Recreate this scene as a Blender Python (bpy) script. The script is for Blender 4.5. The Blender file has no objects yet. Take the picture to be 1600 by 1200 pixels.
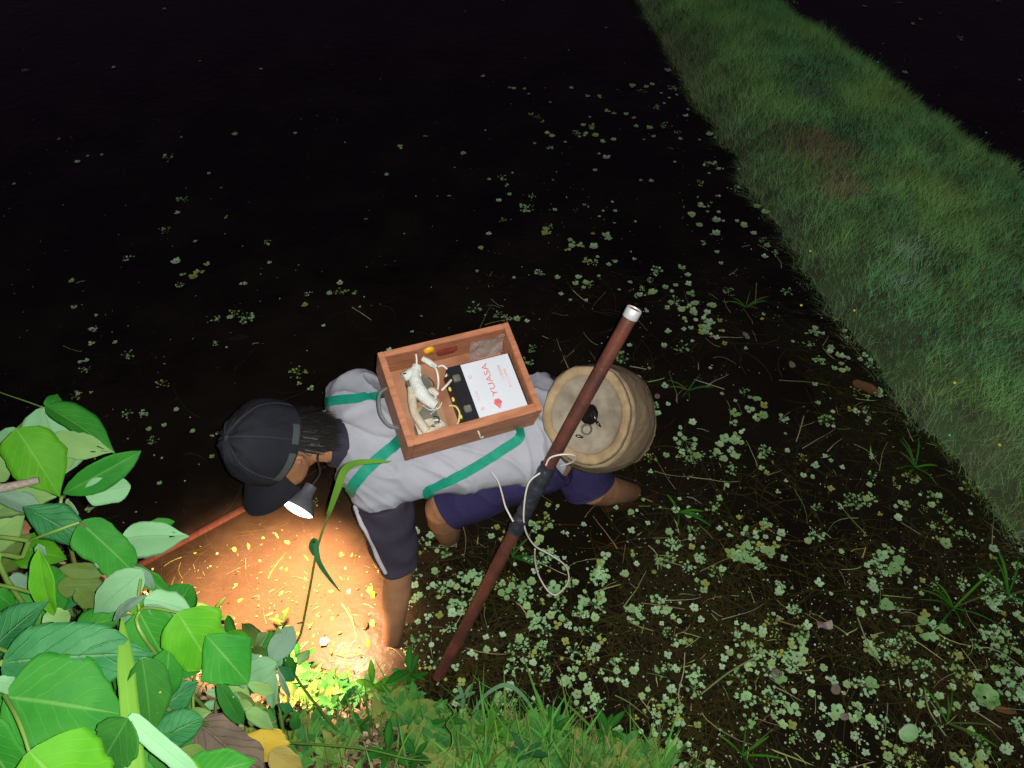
import bpy, bmesh, math, random
import numpy as np
from mathutils import Vector, Matrix, noise
from mathutils.bvhtree import BVHTree

random.seed(7)
rng = np.random.default_rng(11)
scene = bpy.context.scene
COL = scene.collection

# ------------------------------------------------------------------ camera
CAM_H, PITCH, FPX = 2.5, math.radians(50), 1209.0      # phone held 2.5 m above the water, tilted 50 deg down
AX = Vector((1, 0, 0))
AU = Vector((0, math.sin(PITCH), math.cos(PITCH)))
AW = Vector((0, math.cos(PITCH), -math.sin(PITCH)))
EYE = Vector((0, 0, CAM_H))
cam = bpy.data.cameras.new('camera')
camo = bpy.data.objects.new('camera', cam)
COL.objects.link(camo)
camo.location = EYE
camo.rotation_euler = (math.radians(90) - PITCH, 0, 0)
cam.sensor_width = 36
cam.lens = 36 * FPX / 1600
cam.clip_start = 0.02
cam.clip_end = 2000
scene.camera = camo

# ------------------------------------------------------------------ night sky
world = bpy.data.worlds.new('World')
scene.world = world
world.use_nodes = True
wn = world.node_tree
sky = wn.nodes.new('ShaderNodeTexSky')
sky.sky_type = 'NISHITA'
sky.sun_disc = False
sky.sun_elevation = math.radians(-4)
sky.sun_rotation = math.radians(200)
tint = wn.nodes.new('ShaderNodeMix')
tint.data_type = 'RGBA'
tint.inputs[0].default_value = 0.75
tint.inputs[7].default_value = (0.030, 0.016, 0.036, 1)
wn.links.new(sky.outputs[0], tint.inputs[6])
wn.links.new(tint.outputs[2], wn.nodes['Background'].inputs[0])
wn.nodes['Background'].inputs[1].default_value = 1.4

# ------------------------------------------------------------------ the phone's flash (the light that makes this picture)
fl = bpy.data.lights.new('phone_flash', 'SPOT')
fl.energy = 260
fl.color = (1.0, 0.985, 0.93)
fl.spot_size = math.radians(112)
fl.spot_blend = 0.65
fl.shadow_soft_size = 0.004
flo = bpy.data.objects.new('phone_flash', fl)
COL.objects.link(flo)
flo.location = EYE + AX * 0.020 + AU * 0.006
flo.rotation_euler = camo.rotation_euler

scene.view_settings.view_transform = 'Standard'
scene.view_settings.look = 'None'
scene.view_settings.gamma = 1
scene.view_settings.use_curve_mapping = False
scene.view_settings.exposure = 0
scene.render.engine = 'CYCLES'
scene.cycles.use_denoising = True
scene.cycles.max_bounces = 8
scene.render.filter_size = 2.1
scene.cycles.transparent_max_bounces = 12
scene.cycles.caustics_reflective = False
scene.cycles.caustics_refractive = False
scene.cycles.sample_clamp_indirect = 3.0

# ------------------------------------------------------------------ helpers
def P(px, py, z):
    """point of the plane at height z seen in that direction"""
    d = AX * ((px - 800) / FPX) + AU * ((600 - py) / FPX) + AW
    return EYE + d * ((z - CAM_H) / d.z)

def D(px, py, t):
    """point t metres in front of the phone in that direction"""
    return EYE + (AX * ((px - 800) / FPX) + AU * ((600 - py) / FPX) + AW) * t

def pix(p):
    v = p - EYE
    d = v.dot(AW)
    return 800 + FPX * v.dot(AX) / d, 600 - FPX * v.dot(AU) / d

def V3(r, u, c):
    return AX * r + AU * u - AW * c

def obj(name, mesh, mats=None, parent=None):
    o = bpy.data.objects.new(name, mesh)
    COL.objects.link(o)
    if mats is not None:
        if not isinstance(mats, (list, tuple)):
            mats = [mats]
        if len(mesh.materials) == 0:
            for m in mats:
                mesh.materials.append(m)
    if parent is not None:
        o.parent = parent
    return o

def tag(o, label=None, cat=None, group=None, kind=None):
    if label: o['label'] = label
    if cat: o['category'] = cat
    if group: o['group'] = group
    if kind: o['kind'] = kind
    return o

def empty(name, loc=(0, 0, 0)):
    o = bpy.data.objects.new(name, None)
    o.empty_display_size = 0.05
    COL.objects.link(o)
    o.location = loc
    return o

def thing(name, label, cat, loc=(0, 0, 0), group=None):
    return tag(empty(name, loc), label, cat, group)

def put(o, parent):
    """parent o (built in world coordinates) under an empty that may be moved"""
    o.parent = parent
    o.matrix_parent_inverse = Matrix.Translation(parent.location).inverted() if parent.type == 'EMPTY' and parent.rotation_euler[:] == (0, 0, 0) else parent.matrix_basis.inverted()
    return o

def to_mesh(bm, name, smooth=True):
    me = bpy.data.meshes.new(name)
    bmesh.ops.recalc_face_normals(bm, faces=bm.faces)
    for e in bm.edges:
        if len(e.link_faces) == 2 and e.calc_face_angle(0) > 0.95:
            e.smooth = False
    bm.to_mesh(me)
    bm.free()
    if smooth:
        me.polygons.foreach_set('use_smooth', [True] * len(me.polygons))
    return me

def np_mesh(name, verts, faces, uvs=None, cols=None, smooth=False):
    """verts (n,3), faces (m,k) of one size"""
    me = bpy.data.meshes.new(name)
    verts = np.asarray(verts, dtype=np.float32)
    faces = np.asarray(faces, dtype=np.int32)
    m, k = faces.shape
    me.vertices.add(len(verts))
    me.vertices.foreach_set('co', verts.ravel())
    me.loops.add(m * k)
    me.loops.foreach_set('vertex_index', faces.ravel())
    me.polygons.add(m)
    me.polygons.foreach_set('loop_start', np.arange(0, m * k, k, dtype=np.int32))
    me.polygons.foreach_set('loop_total', np.full(m, k, dtype=np.int32))
    if cols is not None:
        a = me.color_attributes.new('Col', 'FLOAT_COLOR', 'POINT')
        c4 = np.ones((len(verts), 4), dtype=np.float32)
        c4[:, :3] = cols
        a.data.foreach_set('color', c4.ravel())
    me.update(calc_edges=True)
    me.validate()
    if smooth:
        me.polygons.foreach_set('use_smooth', np.ones(m, dtype=bool))
    return me

def frame_of(t, hint=Vector((0, 0, 1))):
    t = t.normalized()
    a = hint - t * hint.dot(t)
    if a.length < 1e-4:
        a = Vector((1, 0, 0)) - t * t.x
    a.normalize()
    return a, t.cross(a)

def ring(bm, c, a, b, n):
    return [bm.verts.new(c + a * math.cos(2 * math.pi * i / n) + b * math.sin(2 * math.pi * i / n)) for i in range(n)]

def loft(bm, secs, n=18, cap=True):
    """secs: (centre, half axis a, half axis b)"""
    rings = [ring(bm, c, a, b, n) for c, a, b in secs]
    for r0, r1 in zip(rings, rings[1:]):
        for i in range(n):
            bm.faces.new((r0[i], r0[(i + 1) % n], r1[(i + 1) % n], r1[i]))
    if cap:
        bm.faces.new(rings[0][::-1])
        bm.faces.new(rings[-1])
    return rings

def limb(bm, pts, rad, n=14, cap=True, round_ends=True):
    pts = [Vector(p) for p in pts]
    secs = []
    hint = Vector((0.3, 0.2, 1))
    N = len(pts)
    for i, p in enumerate(pts):
        t = pts[min(i + 1, N - 1)] - pts[max(i - 1, 0)]
        a, b = frame_of(t, hint)
        hint = a
        r = rad[i] if isinstance(rad, (list, tuple)) else rad
        if i == 0 and round_ends:
            tn = t.normalized()
            secs.append((p - tn * r * 0.7, a * r * 0.55, b * r * 0.55))
        secs.append((p, a * r, b * r))
        if i == N - 1 and round_ends:
            tn = t.normalized()
            secs.append((p + tn * r * 0.7, a * r * 0.55, b * r * 0.55))
    return loft(bm, secs, n, cap)

def smooth_path(pts, sub=6):
    pts = [Vector(p) for p in pts]
    out = []
    for i in range(len(pts) - 1):
        p0 = pts[max(i - 1, 0)]; p1 = pts[i]; p2 = pts[i + 1]; p3 = pts[min(i + 2, len(pts) - 1)]
        for k in range(sub):
            t = k / sub
            out.append(0.5 * ((2 * p1) + (p2 - p0) * t + (2 * p0 - 5 * p1 + 4 * p2 - p3) * t * t + (3 * p1 - p0 - 3 * p2 + p3) * t ** 3))
    out.append(pts[-1])
    return out

def tube_mesh(name, pts, r, n=8, sub=6):
    bm = bmesh.new()
    path = smooth_path(pts, sub) if sub > 1 else [Vector(p) for p in pts]
    if isinstance(r, (list, tuple)):
        k = len(path) - 1
        rr = [r[0] + (r[-1] - r[0]) * i / k for i in range(k + 1)] if len(r) == 2 else list(np.interp(np.linspace(0, 1, k + 1), np.linspace(0, 1, len(r)), r))
    else:
        rr = r
    limb(bm, path, rr, n, True, False)
    return to_mesh(bm, name)

def remeshed(bm, name, voxel=0.006, smooth=6):
    me = to_mesh(bm, name + '_raw')
    o = bpy.data.objects.new(name + '_raw', me)
    COL.objects.link(o)
    m = o.modifiers.new('r', 'REMESH'); m.mode = 'VOXEL'; m.voxel_size = voxel; m.use_smooth_shade = True
    s = o.modifiers.new('s', 'SMOOTH'); s.iterations = smooth; s.factor = 0.5
    dg = bpy.context.evaluated_depsgraph_get()
    out = bpy.data.meshes.new_from_object(o.evaluated_get(dg))
    out.name = name
    bpy.data.objects.remove(o); bpy.data.meshes.remove(me)
    out.polygons.foreach_set('use_smooth', [True] * len(out.polygons))
    return out

def displace(me, fn):
    me.update()
    nrm = [v.normal.copy() for v in me.vertices]
    for v, n in zip(me.vertices, nrm):
        v.co += n * fn(v.co)
    me.update()

def box_bm(bm, lo, hi, bevel=0.0):
    lo, hi = Vector(lo), Vector(hi)
    r = bmesh.ops.create_cube(bm, size=1.0)
    for v in r['verts']:
        v.co = Vector((lo[i] + (v.co[i] + 0.5) * (hi[i] - lo[i]) for i in range(3)))
    if bevel:
        es = list({e for v in r['verts'] for e in v.link_edges})
        bmesh.ops.bevel(bm, geom=es, offset=bevel, segments=2, affect='EDGES')

# ------------------------------------------------------------------ materials
def mat(name, col, rough=0.6, col2=None, nscale=8.0, ndetail=6, bump=0.0, bscale=40.0, spec=0.4, metal=0.0,
        coat=0.0, emit=None, estr=0.0, sss=0.0, contrast=(0.35, 0.65), stretch=None, attr=False, rough_var=0.0):
    m = bpy.data.materials.new(name)
    m.use_nodes = True
    nt = m.node_tree
    b = nt.nodes['Principled BSDF']
    b.inputs['Roughness'].default_value = rough
    b.inputs['Specular IOR Level'].default_value = spec
    b.inputs['Metallic'].default_value = metal
    b.inputs['Coat Weight'].default_value = coat
    b.inputs['Base Color'].default_value = (*col, 1)
    tc = nt.nodes.new('ShaderNodeTexCoord')
    vec = tc.outputs['Object']
    if stretch:
        mp = nt.nodes.new('ShaderNodeMapping')
        mp.inputs['Scale'].default_value = stretch
        nt.links.new(vec, mp.inputs[0])
        vec = mp.outputs[0]
    src = None
    if attr:
        at = nt.nodes.new('ShaderNodeAttribute'); at.attribute_name = 'Col'
        src = at.outputs['Color']
        nt.links.new(src, b.inputs['Base Color'])
    if col2:
        n = nt.nodes.new('ShaderNodeTexNoise')
        n.inputs['Scale'].default_value = nscale
        n.inputs['Detail'].default_value = ndetail
        nt.links.new(vec, n.inputs['Vector'])
        mr = nt.nodes.new('ShaderNodeMapRange')
        mr.inputs[1].default_value, mr.inputs[2].default_value = contrast
        nt.links.new(n.outputs['Fac'], mr.inputs[0])
        mx = nt.nodes.new('ShaderNodeMix'); mx.data_type = 'RGBA'
        mx.inputs[6].default_value = (*col, 1)
        mx.inputs[7].default_value = (*col2, 1)
        nt.links.new(mr.outputs[0], mx.inputs[0])
        nt.links.new(mx.outputs[2], b.inputs['Base Color'])
        if rough_var:
            ma = nt.nodes.new('ShaderNodeMath'); ma.operation = 'MULTIPLY_ADD'
            ma.inputs[1].default_value = rough_var; ma.inputs[2].default_value = rough - rough_var / 2
            nt.links.new(mr.outputs[0], ma.inputs[0])
            nt.links.new(ma.outputs[0], b.inputs['Roughness'])
    if bump:
        n2 = nt.nodes.new('ShaderNodeTexNoise')
        n2.inputs['Scale'].default_value = bscale
        n2.inputs['Detail'].default_value = 5
        nt.links.new(vec, n2.inputs['Vector'])
        bp = nt.nodes.new('ShaderNodeBump')
        bp.inputs['Strength'].default_value = bump
        bp.inputs['Distance'].default_value = 0.01
        nt.links.new(n2.outputs['Fac'], bp.inputs['Height'])
        nt.links.new(bp.outputs[0], b.inputs['Normal'])
    if emit:
        b.inputs['Emission Color'].default_value = (*emit, 1)
        b.inputs['Emission Strength'].default_value = estr
    if sss:
        b.inputs['Subsurface Weight'].default_value = sss
        b.inputs['Subsurface Radius'].default_value = (0.01, 0.004, 0.002)
    return m

def leaf_mat(name, col, col2, vein, rough=0.6, vein_amt=0.20, pucker=0.25, spots=None, spec=0.07):
    """two-tone leaf with midrib and side veins laid along the leaf's own uv"""
    m = bpy.data.materials.new(name)
    m.use_nodes = True
    nt = m.node_tree; N = nt.nodes.new; L = nt.links.new
    b = nt.nodes['Principled BSDF']
    b.inputs['Roughness'].default_value = rough
    b.inputs['Specular IOR Level'].default_value = spec
    uv = N('ShaderNodeUVMap')
    sp = N('ShaderNodeSeparateXYZ'); L(uv.outputs[0], sp.inputs[0])
    def math_(op, a, bb=None, cc=None):
        n = N('ShaderNodeMath'); n.operation = op
        for i, x in enumerate((a, bb, cc)):
            if x is None: continue
            if isinstance(x, (int, float)): n.inputs[i].default_value = x
            else: L(x, n.inputs[i])
        return n.outputs[0]
    u, v = sp.outputs[0], sp.outputs[1]
    a = math_('MULTIPLY', math_('ABSOLUTE', math_('SUBTRACT', v, 0.5)), 2.0)
    tc = N('ShaderNodeTexCoord')
    nz = N('ShaderNodeTexNoise'); nz.inputs['Scale'].default_value = 28; nz.inputs['Detail'].default_value = 5
    L(tc.outputs['Object'], nz.inputs['Vector'])
    def ss(x, e0, e1):
        r = N('ShaderNodeMapRange'); r.interpolation_type = 'SMOOTHSTEP'
        r.inputs[1].default_value = e0; r.inputs[2].default_value = e1
        r.inputs[3].default_value = 1; r.inputs[4].default_value = 0
        L(x, r.inputs[0]); return r.outputs[0]
    mid = ss(a, 0.015, 0.06)
    x = math_('SUBTRACT', math_('MULTIPLY', u, 7.0), math_('MULTIPLY', a, 2.6))
    x = math_('ADD', x, math_('MULTIPLY', nz.outputs['Fac'], 1.1))
    lat = ss(math_('PINGPONG', x, 0.5), 0.02, 0.11)
    nb = N('ShaderNodeTexNoise'); nb.inputs['Scale'].default_value = 9; L(tc.outputs['Object'], nb.inputs['Vector'])
    mrb = N('ShaderNodeMapRange'); mrb.inputs[1].default_value = 0.35; mrb.inputs[2].default_value = 0.65; L(nb.outputs['Fac'], mrb.inputs[0])
    mr0 = mrb.outputs[0]
    mr = N('ShaderNodeMapRange'); mr.inputs[1].default_value = 0.35; mr.inputs[2].default_value = 0.68
    L(math_('ADD', math_('MULTIPLY', nz.outputs['Fac'], .5), math_('MULTIPLY', nb.outputs['Fac'], .5)), mr.inputs[0])
    m1 = N('ShaderNodeMix'); m1.data_type = 'RGBA'
    m1.inputs[6].default_value = (*col, 1); m1.inputs[7].default_value = (*col2, 1)
    L(mr.outputs[0], m1.inputs[0])
    m2 = N('ShaderNodeMix'); m2.data_type = 'RGBA'; m2.inputs[7].default_value = (*vein, 1)
    L(m1.outputs[2], m2.inputs[6])
    L(math_('MULTIPLY', math_('MAXIMUM', mid, math_('MULTIPLY', math_('MULTIPLY', lat, mr0), 0.55)), vein_amt), m2.inputs[0])
    out = m2.outputs[2]
    if spots:
        vz = N('ShaderNodeTexVoronoi'); vz.inputs['Scale'].default_value = 75
        L(tc.outputs['Object'], vz.inputs['Vector'])
        n3 = N('ShaderNodeTexNoise'); n3.inputs['Scale'].default_value = 14
        L(tc.outputs['Object'], n3.inputs['Vector'])
        s = math_('MULTIPLY', ss(vz.outputs['Distance'], 0.10, 0.2), math_('GREATER_THAN', n3.outputs['Fac'], 0.54))
        m3 = N('ShaderNodeMix'); m3.data_type = 'RGBA'; m3.inputs[7].default_value = (*spots, 1)
        L(out, m3.inputs[6]); L(s, m3.inputs[0]); out = m3.outputs[2]
    L(out, b.inputs['Base Color'])
    h = math_('SUBTRACT', math_('MULTIPLY', nz.outputs['Fac'], 0.8), math_('ADD', math_('MULTIPLY', lat, 0.22), math_('MULTIPLY', mid, 0.5)))
    bp = N('ShaderNodeBump'); bp.inputs['Strength'].default_value = pucker; bp.inputs['Distance'].default_value = 0.006
    L(h, bp.inputs['Height']); L(bp.outputs[0], b.inputs['Normal'])
    return m

M = {}
M['mud'] = mat('pond_mud', (0.030, 0.021, 0.013), 0.8, (0.016, 0.011, 0.007), 6, bump=0.5, bscale=25)
M['soil'] = mat('bank_soil', (0.055, 0.034, 0.018), 0.9, (0.026, 0.017, 0.010), 12, bump=0.8, bscale=40)
M['dike_soil'] = mat('dike_soil', (0.050, 0.085, 0.034), 0.95, (0.035, 0.040, 0.020), 7, bump=0.8, bscale=30)
M['blade'] = mat('grass_blade', (0.1, 0.2, 0.05), 0.55, attr=True, spec=0.06)
M['floatleaf'] = mat('floating_leaf', (0.225, 0.405, 0.165), 0.5, (0.09, 0.21, 0.05), 30, spec=0.16, bump=0.15, bscale=120)
M['floatleaf2'] = mat('floating_leaf_bright', (0.30, 0.50, 0.27), 0.45, (0.15, 0.32, 0.10), 26, spec=0.2, bump=0.15, bscale=120)
M['floatleaf3'] = mat('floating_leaf_olive', (0.25, 0.30, 0.07), 0.45, (0.13, 0.24, 0.06), 30, spec=0.4)
M['stuffattr'] = mat('plant_bits', (0.2, 0.3, 0.1), 0.5, attr=True, spec=0.12)
G1 = dict(vein=(0.16, 0.27, 0.08))
M['leaf_green'] = leaf_mat('leaf_green', (0.008, 0.080, 0.008), (0.018, 0.112, 0.010), **G1)
M['leaf_bright'] = leaf_mat('leaf_bright', (0.022, 0.118, 0.004), (0.042, 0.150, 0.006), vein=(0.15, 0.26, 0.07))
M['leaf_dark'] = leaf_mat('leaf_dark', (0.006, 0.066, 0.016), (0.022, 0.108, 0.034), vein=(0.09, 0.17, 0.07), pucker=0.7, vein_amt=.4, spec=.16)
M['leaf_speck'] = leaf_mat('leaf_speckled', (0.008, 0.058, 0.008), (0.018, 0.085, 0.010), vein=(0.10, 0.20, 0.05), spots=(0.20, 0.26, 0.10))
M['leaf_pale'] = leaf_mat('leaf_pale_underside', (0.085, 0.185, 0.085), (0.105, 0.215, 0.110), vein=(0.060, 0.14, 0.075), rough=0.6, vein_amt=0.5, pucker=0.12)
M['leaf_paleyellow'] = leaf_mat('leaf_pale_yellow', (0.110, 0.190, 0.050), (0.080, 0.165, 0.060), vein=(0.07, 0.14, 0.05), rough=0.6, vein_amt=0.4, pucker=0.12)
M['leaf_grey'] = leaf_mat('leaf_grey_green', (0.085, 0.140, 0.090), (0.060, 0.115, 0.080), vein=(0.12, 0.17, 0.11), rough=0.6, pucker=0.3)
M['leaf_olive'] = leaf_mat('leaf_olive', (0.050, 0.080, 0.014), (0.032, 0.064, 0.014), vein=(0.10, 0.13, 0.04))
M['leaf_yellow'] = leaf_mat('leaf_yellow', (0.34, 0.24, 0.025), (0.30, 0.22, 0.03), vein=(0.26, 0.20, 0.04), rough=0.6, pucker=0.2)
M['leaf_dullyellow'] = leaf_mat('leaf_dull_yellow', (0.20, 0.16, 0.04), (0.15, 0.13, 0.035), vein=(0.14, 0.11, 0.04), rough=0.7, pucker=0.3)
M['leaf_dead'] = leaf_mat('leaf_dead', (0.095, 0.075, 0.052), (0.045, 0.034, 0.024), vein=(0.14, 0.115, 0.08), rough=0.8, pucker=0.9)
M['leaf_dry'] = leaf_mat('leaf_dry_pale', (0.20, 0.17, 0.14), (0.14, 0.11, 0.085), vein=(0.10, 0.075, 0.05), rough=0.8, pucker=0.6)
M['leaf_brown'] = leaf_mat('leaf_brown', (0.17, 0.085, 0.035), (0.10, 0.055, 0.028), vein=(0.07, 0.04, 0.02), rough=0.8, pucker=0.6)
M['leaf_strap'] = leaf_mat('leaf_strap', (0.060, 0.150, 0.016), (0.075, 0.165, 0.02), vein=(0.10, 0.19, 0.04), vein_amt=0.35, pucker=0.1)
M['stem'] = mat('vine_stem', (0.095, 0.165, 0.025), 0.5, (0.06, 0.12, 0.02), 20)
M['stem_brown'] = mat('old_stem', (0.075, 0.05, 0.028), 0.8, (0.04, 0.028, 0.016), 40, bump=0.5)
M['twig'] = mat('bare_twig', (0.17, 0.15, 0.115), 0.8, (0.11, 0.09, 0.07), 60, bump=0.4, stretch=(1, 4, 4))

# ------------------------------------------------------------------ the setting: bed, water, bank, dike
BX = [-6, -3, -1.86, -1.21, -0.72, -0.2, 0.385, 0.8, 1.5, 3, 6]
BY = [2.1, 1.75, 1.46, 1.17, 0.86, 0.79, 0.62, 0.45, 0.15, -0.5, -1.6]
def toe(x):
    return float(np.interp(x, BX, BY)) + 0.03 * math.sin(7 * x) + 0.02 * math.sin(17 * x + 1)
def bank_h(x, y):
    d = toe(x) - y
    L = float(np.interp(x, [-1.2, -0.5, 0.5], [0.62, 0.78, 0.95]))
    if d <= 0:
        return 0.5 * d
    s = min(d / L, 1.0)
    return 1.02 * (s * s * (3 - 2 * s) * 0.55 + s * 0.45) + 0.03 * noise.noise(Vector((x * 4, y * 4, 0))) + 0.012 * noise.noise(Vector((x * 14, y * 14, 3)))

def sheet(name, xs, ys, fn, m):
    X, Y = np.meshgrid(xs, ys)
    Z = np.vectorize(fn)(X, Y)
    v = np.stack([X, Y, Z], -1).reshape(-1, 3)
    nx, ny = len(xs), len(ys)
    i = np.arange(nx - 1)[None, :] + np.arange(ny - 1)[:, None] * nx
    f = np.stack([i, i + 1, i + 1 + nx, i + nx], -1).reshape(-1, 4)
    return obj(name, np_mesh(name, v, f, smooth=True), m)

tag(sheet('pond_bed', np.concatenate([[-400, -40, -8], np.linspace(-4, 5, 60), [9, 40, 400]]),
          np.concatenate([[-400, -40, -4], np.linspace(-1, 8, 60), [15, 60, 400]]),
          lambda x, y: -0.15 + 0.03 * noise.noise(Vector((x * 1.5, y * 1.5, 0))) + 0.012 * noise.noise(Vector((x * 7, y * 7, 0))), M['mud']),
    kind='structure')

def water_mat():
    m = bpy.data.materials.new('murky_water')
    m.use_nodes = True
    nt = m.node_tree; N = nt.nodes.new; L = nt.links.new
    nt.nodes.remove(nt.nodes['Principled BSDF'])
    out = nt.nodes['Material Output']
    tr = N('ShaderNodeBsdfTransparent'); tr.inputs[0].default_value = (0.55, 0.50, 0.34, 1)
    df = N('ShaderNodeBsdfDiffuse')
    gl = N('ShaderNodeBsdfGlossy'); gl.inputs['Roughness'].default_value = 0.12
    tc = N('ShaderNodeTexCoord')
    nz = N('ShaderNodeTexNoise'); nz.inputs['Scale'].default_value = 2.6; nz.inputs['Detail'].default_value = 8; nz.inputs['Roughness'].default_value = 0.62
    L(tc.outputs['Object'], nz.inputs['Vector'])
    cr = N('ShaderNodeMix'); cr.data_type = 'RGBA'
    cr.inputs[6].default_value = (0.0085, 0.0068, 0.0048, 1); cr.inputs[7].default_value = (0.0150, 0.0125, 0.0075, 1)
    mr0 = N('ShaderNodeMapRange'); mr0.inputs[1].default_value = 0.38; mr0.inputs[2].default_value = 0.62
    L(nz.outputs['Fac'], mr0.inputs[0]); L(mr0.outputs[0], cr.inputs[0])
    # glow of the lamp pool put into the water colour as a lighter brown patch
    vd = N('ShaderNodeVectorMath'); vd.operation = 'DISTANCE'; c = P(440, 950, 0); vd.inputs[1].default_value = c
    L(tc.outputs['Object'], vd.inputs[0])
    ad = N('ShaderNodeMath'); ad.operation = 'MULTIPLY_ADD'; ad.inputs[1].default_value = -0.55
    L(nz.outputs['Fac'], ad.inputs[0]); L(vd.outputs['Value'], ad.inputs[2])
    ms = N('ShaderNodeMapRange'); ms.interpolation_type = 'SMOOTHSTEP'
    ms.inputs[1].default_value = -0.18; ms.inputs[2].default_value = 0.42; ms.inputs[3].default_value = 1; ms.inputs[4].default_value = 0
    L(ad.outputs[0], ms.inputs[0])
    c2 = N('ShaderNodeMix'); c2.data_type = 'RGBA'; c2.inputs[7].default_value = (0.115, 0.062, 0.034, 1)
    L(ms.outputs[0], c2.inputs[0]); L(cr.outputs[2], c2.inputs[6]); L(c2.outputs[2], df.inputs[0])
    mr = N('ShaderNodeMapRange'); mr.inputs[1].default_value = 0.3; mr.inputs[2].default_value = 0.7
    mr.inputs[3].default_value = 0.30; mr.inputs[4].default_value = 0.62
    L(nz.outputs['Fac'], mr.inputs[0])
    mxf = N('ShaderNodeMath'); mxf.operation = 'MULTIPLY_ADD'; mxf.inputs[1].default_value = 0.22; mxf.use_clamp = True
    L(ms.outputs[0], mxf.inputs[0]); L(mr.outputs[0], mxf.inputs[2])
    m1 = N('ShaderNodeMixShader'); L(mxf.outputs[0], m1.inputs[0]); L(tr.outputs[0], m1.inputs[1]); L(df.outputs[0], m1.inputs[2])
    fr = N('ShaderNodeFresnel'); fr.inputs[0].default_value = 1.33
    n2 = N('ShaderNodeTexNoise'); n2.inputs['Scale'].default_value = 16; n2.inputs['Detail'].default_value = 3
    L(tc.outputs['Object'], n2.inputs['Vector'])
    bp = N('ShaderNodeBump'); bp.inputs['Strength'].default_value = 0.4; bp.inputs['Distance'].default_value = 0.01
    L(n2.outputs['Fac'], bp.inputs['Height']); L(bp.outputs[0], fr.inputs['Normal']); L(bp.outputs[0], gl.inputs['Normal'])
    rr = N('ShaderNodeMapRange'); rr.inputs[3].default_value = 0.10; rr.inputs[4].default_value = 0.42   # duller inside the painted lamp pool, to soften the torch's reflection
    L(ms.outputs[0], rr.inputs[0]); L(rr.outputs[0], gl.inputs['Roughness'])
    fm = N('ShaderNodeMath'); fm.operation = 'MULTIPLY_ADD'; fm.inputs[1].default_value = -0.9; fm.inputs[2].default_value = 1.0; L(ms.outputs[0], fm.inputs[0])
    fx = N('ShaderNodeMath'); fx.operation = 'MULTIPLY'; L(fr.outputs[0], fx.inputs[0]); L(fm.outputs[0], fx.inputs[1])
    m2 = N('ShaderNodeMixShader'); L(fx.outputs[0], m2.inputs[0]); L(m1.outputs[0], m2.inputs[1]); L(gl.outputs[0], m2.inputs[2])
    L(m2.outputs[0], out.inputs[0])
    return m
M['water'] = water_mat()
tag(sheet('water', np.array([-400, -10, 0, 10, 400.]), np.array([-400, -4, 3, 10, 400.]), lambda x, y: 0.0, M['water']), kind='structure')

tag(sheet('bank', np.concatenate([[-6, -4], np.linspace(-2.6, 2.6, 150), [4, 6]]), np.concatenate([np.linspace(-6, -1, 8), np.linspace(-0.8, 1.9, 110), [2.3, 2.8]]),
          bank_h, M['soil']), kind='structure')

# dike: stations along its length, left toe and right toe
DY = np.array([-1.0, 0.6, 1.245, 1.73, 2.67, 3.58, 5.49, 8.0, 14.0])
DL = np.array([2.62, 2.10, 1.89, 1.72, 1.44, 1.29, 0.95, 0.60, -0.25])
DR = np.array([4.0, 3.55, 3.40, 3.22, 2.93, 2.60, 1.86, 1.20, 0.2])
def dike_lr(y):
    w = 0.075 * noise.noise(Vector((y * 2.2, 1, 0))) + 0.06 * noise.noise(Vector((y * 5, 4, 0))) + 0.03 * noise.noise(Vector((y * 14, 2, 0)))
    return float(np.interp(y, DY, DL)) + w, float(np.interp(y, DY, DR)) - w
def dike_h(x, y):
    l, r = dike_lr(y)
    s = (x - l) / (r - l)
    if s <= 0 or s >= 1:
        d = -min(x - l, r - x)
        return -d * 0.6
    e = min(x - l, r - x)
    k = min(e / 0.22, 1.0)
    return 0.17 * (k * (2 - k)) + 0.03 * noise.noise(Vector((x * 3, y * 3, 5))) * k + 0.012 * noise.noise(Vector((x * 9, y * 9, 8))) * k

dys = np.concatenate([np.linspace(-1, 7, 160), np.linspace(7.3, 14, 20)])
ss_ = np.linspace(-0.25, 1.25, 44)
vv = []
for y in dys:
    l, r = dike_lr(y)
    for s in ss_:
        x = l + s * (r - l)
        vv.append((x, y, dike_h(x, y)))
nx, ny = len(ss_), len(dys)
i = np.arange(nx - 1)[None, :] + np.arange(ny - 1)[:, None] * nx
tag(obj('dike', np_mesh('dike', vv, np.stack([i, i + 1, i + 1 + nx, i + nx], -1).reshape(-1, 4), smooth=True), M['dike_soil']), kind='structure')

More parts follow.
